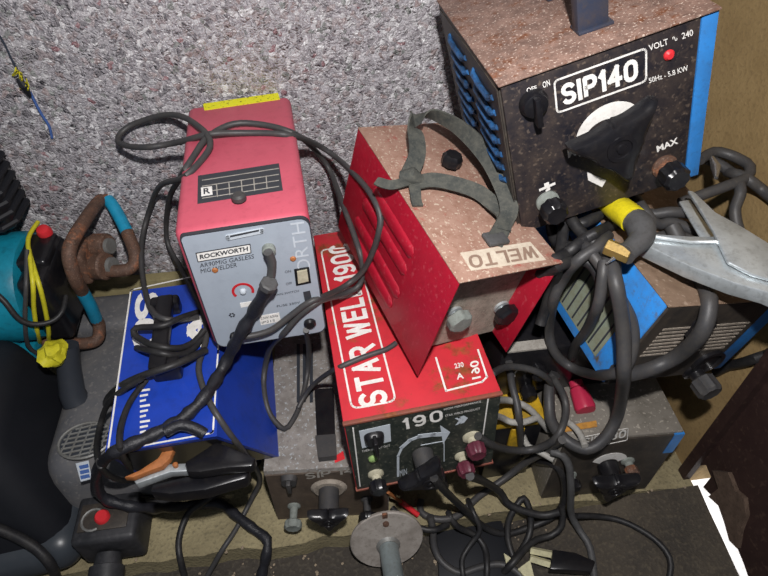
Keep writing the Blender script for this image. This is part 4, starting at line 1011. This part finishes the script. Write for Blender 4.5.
cable('heavy black cable lying behind the maroon knobs on the ledge', [(470, 476), (485, 482), (500, 492), (510, 505), (540, 515), (560, 512)], .0075, RB)
cable('black cable end at the lower left below the dark case', [(-10, 526), (15, 536), (38, 550), (54, 570), (56, 590)], .009, RB)

# red wire stub
q = drape([(388, 492), (394, 497), (401, 502), (409, 508), (418, 515)], .004, lift=.01)
o = thing('wire_end', 'frayed copper wire with short red sleeve beside the flange', 'wire', Matrix.Translation(q[0]))
m_ = len(q)//2+1
G().tube([p-q[0] for p in q[:m_]], .0035, 8).build('copper_core', M_['copper'], o)
G().tube([p-q[0] for p in q[m_-1:]], .0055, 10).build('red_sleeve', M_['redbtn'], o)
# cable with cream prongs
zf = -.03
O = Pz(555, 560, zf)
o = thing('cable_plug', 'dark plug with two cream prongs lying on the floor at the bottom', 'plug', Matrix.Translation(O))
for a, b in (((530, 550), (555, 555)), ((530, 558), (553, 565))):
    G().tube([Pz(*a, zf)-O, Pz(*b, zf)-O], .0075, 4).build('prong', M_['creamprong'], o)
G().prism([Pz(*p, zf+.012)-O for p in ((553, 549), (575, 552), (596, 561), (592, 572), (570, 570), (550, 569))], (0, 0, -.022), .003).build('plug_body', M_['black'], o)
tag(G().prism([Pz(*p, -.03) for p in ((504, 553), (511, 558), (507, 566))], (0, 0, -.006)).build('label_scrap', M_['creamprong']), 'small cream scrap left of the cream prongs', 'scrap')
tag(G().prism([Pz(*p, -.03) for p in ((518, 569), (530, 560), (534, 576), (526, 578))], (0, 0, -.006)).build('label_scrap', M_['creamprong']), 'small cream triangle scrap at the bottom below the cream prongs', 'scrap')
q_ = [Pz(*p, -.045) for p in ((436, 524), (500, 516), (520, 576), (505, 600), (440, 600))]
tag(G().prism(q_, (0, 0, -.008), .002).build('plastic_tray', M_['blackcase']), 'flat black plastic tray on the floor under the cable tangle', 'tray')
q_ = [Pz(*p, -.038) for p in ((736, 552), (740, 556), (750, 590), (744, 590))]
# flange with pipe, in front of the ledge
c = Pz(387, 541, .03)
o = thing('pipe_flange', 'round grey steel flange on a short pipe in front of the ledge', 'flange', Matrix.Translation(c))
nv = V((.0, -.93, .36)).normalized()
G().lathe(V((0, 0, 0))-nv*.008, nv, [(.068, 0), (.070, .002), (.070, .006), (.068, .008)], 48).build('disc', mat('dusty zinc plate', 'a39c95', .6, metal=.15, dirt=.6, dirtc='716961', sc=35), o)
pe = Pz(386, 600, .06)-c
pd = (pe-nv*0).normalized()
st = V((.002, 0, -.014))
g = G(); g.lathe(st, nv, [(.027, 0), (.024, .004), (.020, .012)], 28); g.build('weld_collar', M_['steel'], o)
G().tube([st+nv*.002, st+nv*.03, st+nv*.12, st+nv*.26], .0185, 24).build('pipe', mat('galvanised pipe', '8e9a9c', .4, metal=.4, dirt=.4, dirtc='6a6a66', sc=40), o)
for a in (95,):
    G().lathe(V((.0, 0, 0))+V((0, .35, .93)).normalized()*.045, nv, [(.006, 0), (.006, .003), (.003, .004)], 12).build('rivet', M_['rusty'], o)
# rusty bracket leg standing behind the flange
tag(G().prism([(c.x-.006+.0, -.545, -.055), (c.x+.004, -.545, -.055), (c.x+.004, -.545, .10), (c.x-.006, -.545, .10)], (0, .004, 0)).build('steel_strip', M_['rusty'], origin=(0, 0, 0)), 'rusty steel strip standing behind the flange', 'strip')

# ------------------------------------------------------------------ yellow wires of the pump
for i, (lab, pp) in enumerate([('yellow wire hanging from the pump box, outer one', [(38, 222, .44), (30, 234), (28, 246), (34, 268), (42, 295), (48, 325), (49, 345)]),
                               ('yellow wire hanging from the pump box, inner one', [(29, 250), (33, 285), (34, 310), (38, 335), (43, 352)])]):
    cable(lab, pp, .0042, M_['yellow_wire'])
cable('dark wire hanging over the teal motor', [(27, 250), (26, 290), (25, 320), (28, 345), (40, 356)], .004, RM)
cable('black wire crossing the teal motor at the left edge', [(-8, 290), (5, 302), (18, 318), (32, 324), (50, 322), (62, 312), (66, 296)], .005, RB)
bpy.context.view_layer.update()
zc = dp(54, 353, .015)
g = G(); t = bmesh.new(); bmesh.ops.create_icosphere(t, subdivisions=3, radius=.026)
random.seed(4)
from mathutils import noise as mn
for v in t.verts: v.co *= 1+.45*mn.noise(v.co*70); v.co.z *= .8
g.merge(t); tag(g.build('plastic_wrap', M_['yellow_wire'], origin=None), 'crumpled yellow plastic wrap at the bottom of the pump wires', 'plastic wrap').location = zc

# string with yellow thread on the wall
def wy(a, b, y=.024): return Py(a, b, y)
O = wy(25, 80)
o = thing('string', 'dark string with a yellow thread tuft hanging on the pebbled wall, upper left', 'string', Matrix.Translation(O))
G().tube(smooth([wy(*p)-O for p in ((-4, 30), (5, 45), (12, 60), (20, 74), (26, 86), (32, 96))]), .0016, 6).build('upper_cord', M_['string'], o)
G().tube(smooth([wy(*p)-O for p in ((30, 92), (36, 104), (42, 115), (49, 126), (52, 138))]), .0024, 6).build('lower_cord', M_['bluestring'], o)
g = G(); random.seed(9)
for k in range(14):
    a = (16+k*1.0+random.uniform(-2, 2), 68+k*1.4+random.uniform(-2, 2)); b = (a[0]+random.uniform(-5, 5), a[1]+random.uniform(2, 9))
    g.tube([wy(*a, .018)-O, wy((a[0]+b[0])/2+1, (a[1]+b[1])/2, .010)-O, wy(*b, .018)-O], .0012, 5)
g.build('thread_tuft', M_['yellow_wire'], o)
G().tube([wy(18, 78, .016)-O, wy(24, 86, .014)-O, wy(30, 96, .018)-O], [.004, .007, .003], 8).build('dark_knot', M_['blackcase'], o)

# chips and dust on the ledge and floor
g = G(); random.seed(21)
def chip(g, x, y, z, s):
    t = bmesh.new(); bmesh.ops.create_icosphere(t, subdivisions=1, radius=s)
    for v in t.verts: v.co = V((v.co.x*random.uniform(.6, 1.3), v.co.y*random.uniform(.6, 1.3), v.co.z*random.uniform(.4, .8)))
    g.merge(t, Matrix.Translation((x, y, z)))
for k in range(150):
    x = random.uniform(-.5, .7); y = random.uniform(-.60, -.52); zz = 0.001 if y > -.532 else -.053
    chip(g, x, y, zz, random.uniform(.0015, .004))
for k in range(110):
    p = Pz(random.gauss(605, 22), random.gauss(497, 7), -.053); chip(g, p.x, min(p.y, -.54), -.053, random.uniform(.002, .005))
tag(g.build('mortar_chips', M_['chips']), 'pale mortar chips scattered along the ledge front', 'rubble', kind='stuff')

for ob in list(scene.objects):
    if ob.parent is None and ob.get('category') == 'cable' and not ob.get('group'):
        lb = ob['label']
        ob['group'] = ('off-white cables at the yellow case' if lb.startswith('off-white') else
                       'leads of the ROCKWORTH machine' if 'ROCKWORTH' in lb else
                       'leads lying on the blue welder' if 'blue welder' in lb else
                       'wires of the teal pump' if ('pump' in lb or 'teal' in lb) else
                       'cables behind and around the silver clamp' if ('clamp' in lb or 'ochre' in lb) else
                       'cables tangled on and around the lower welders')
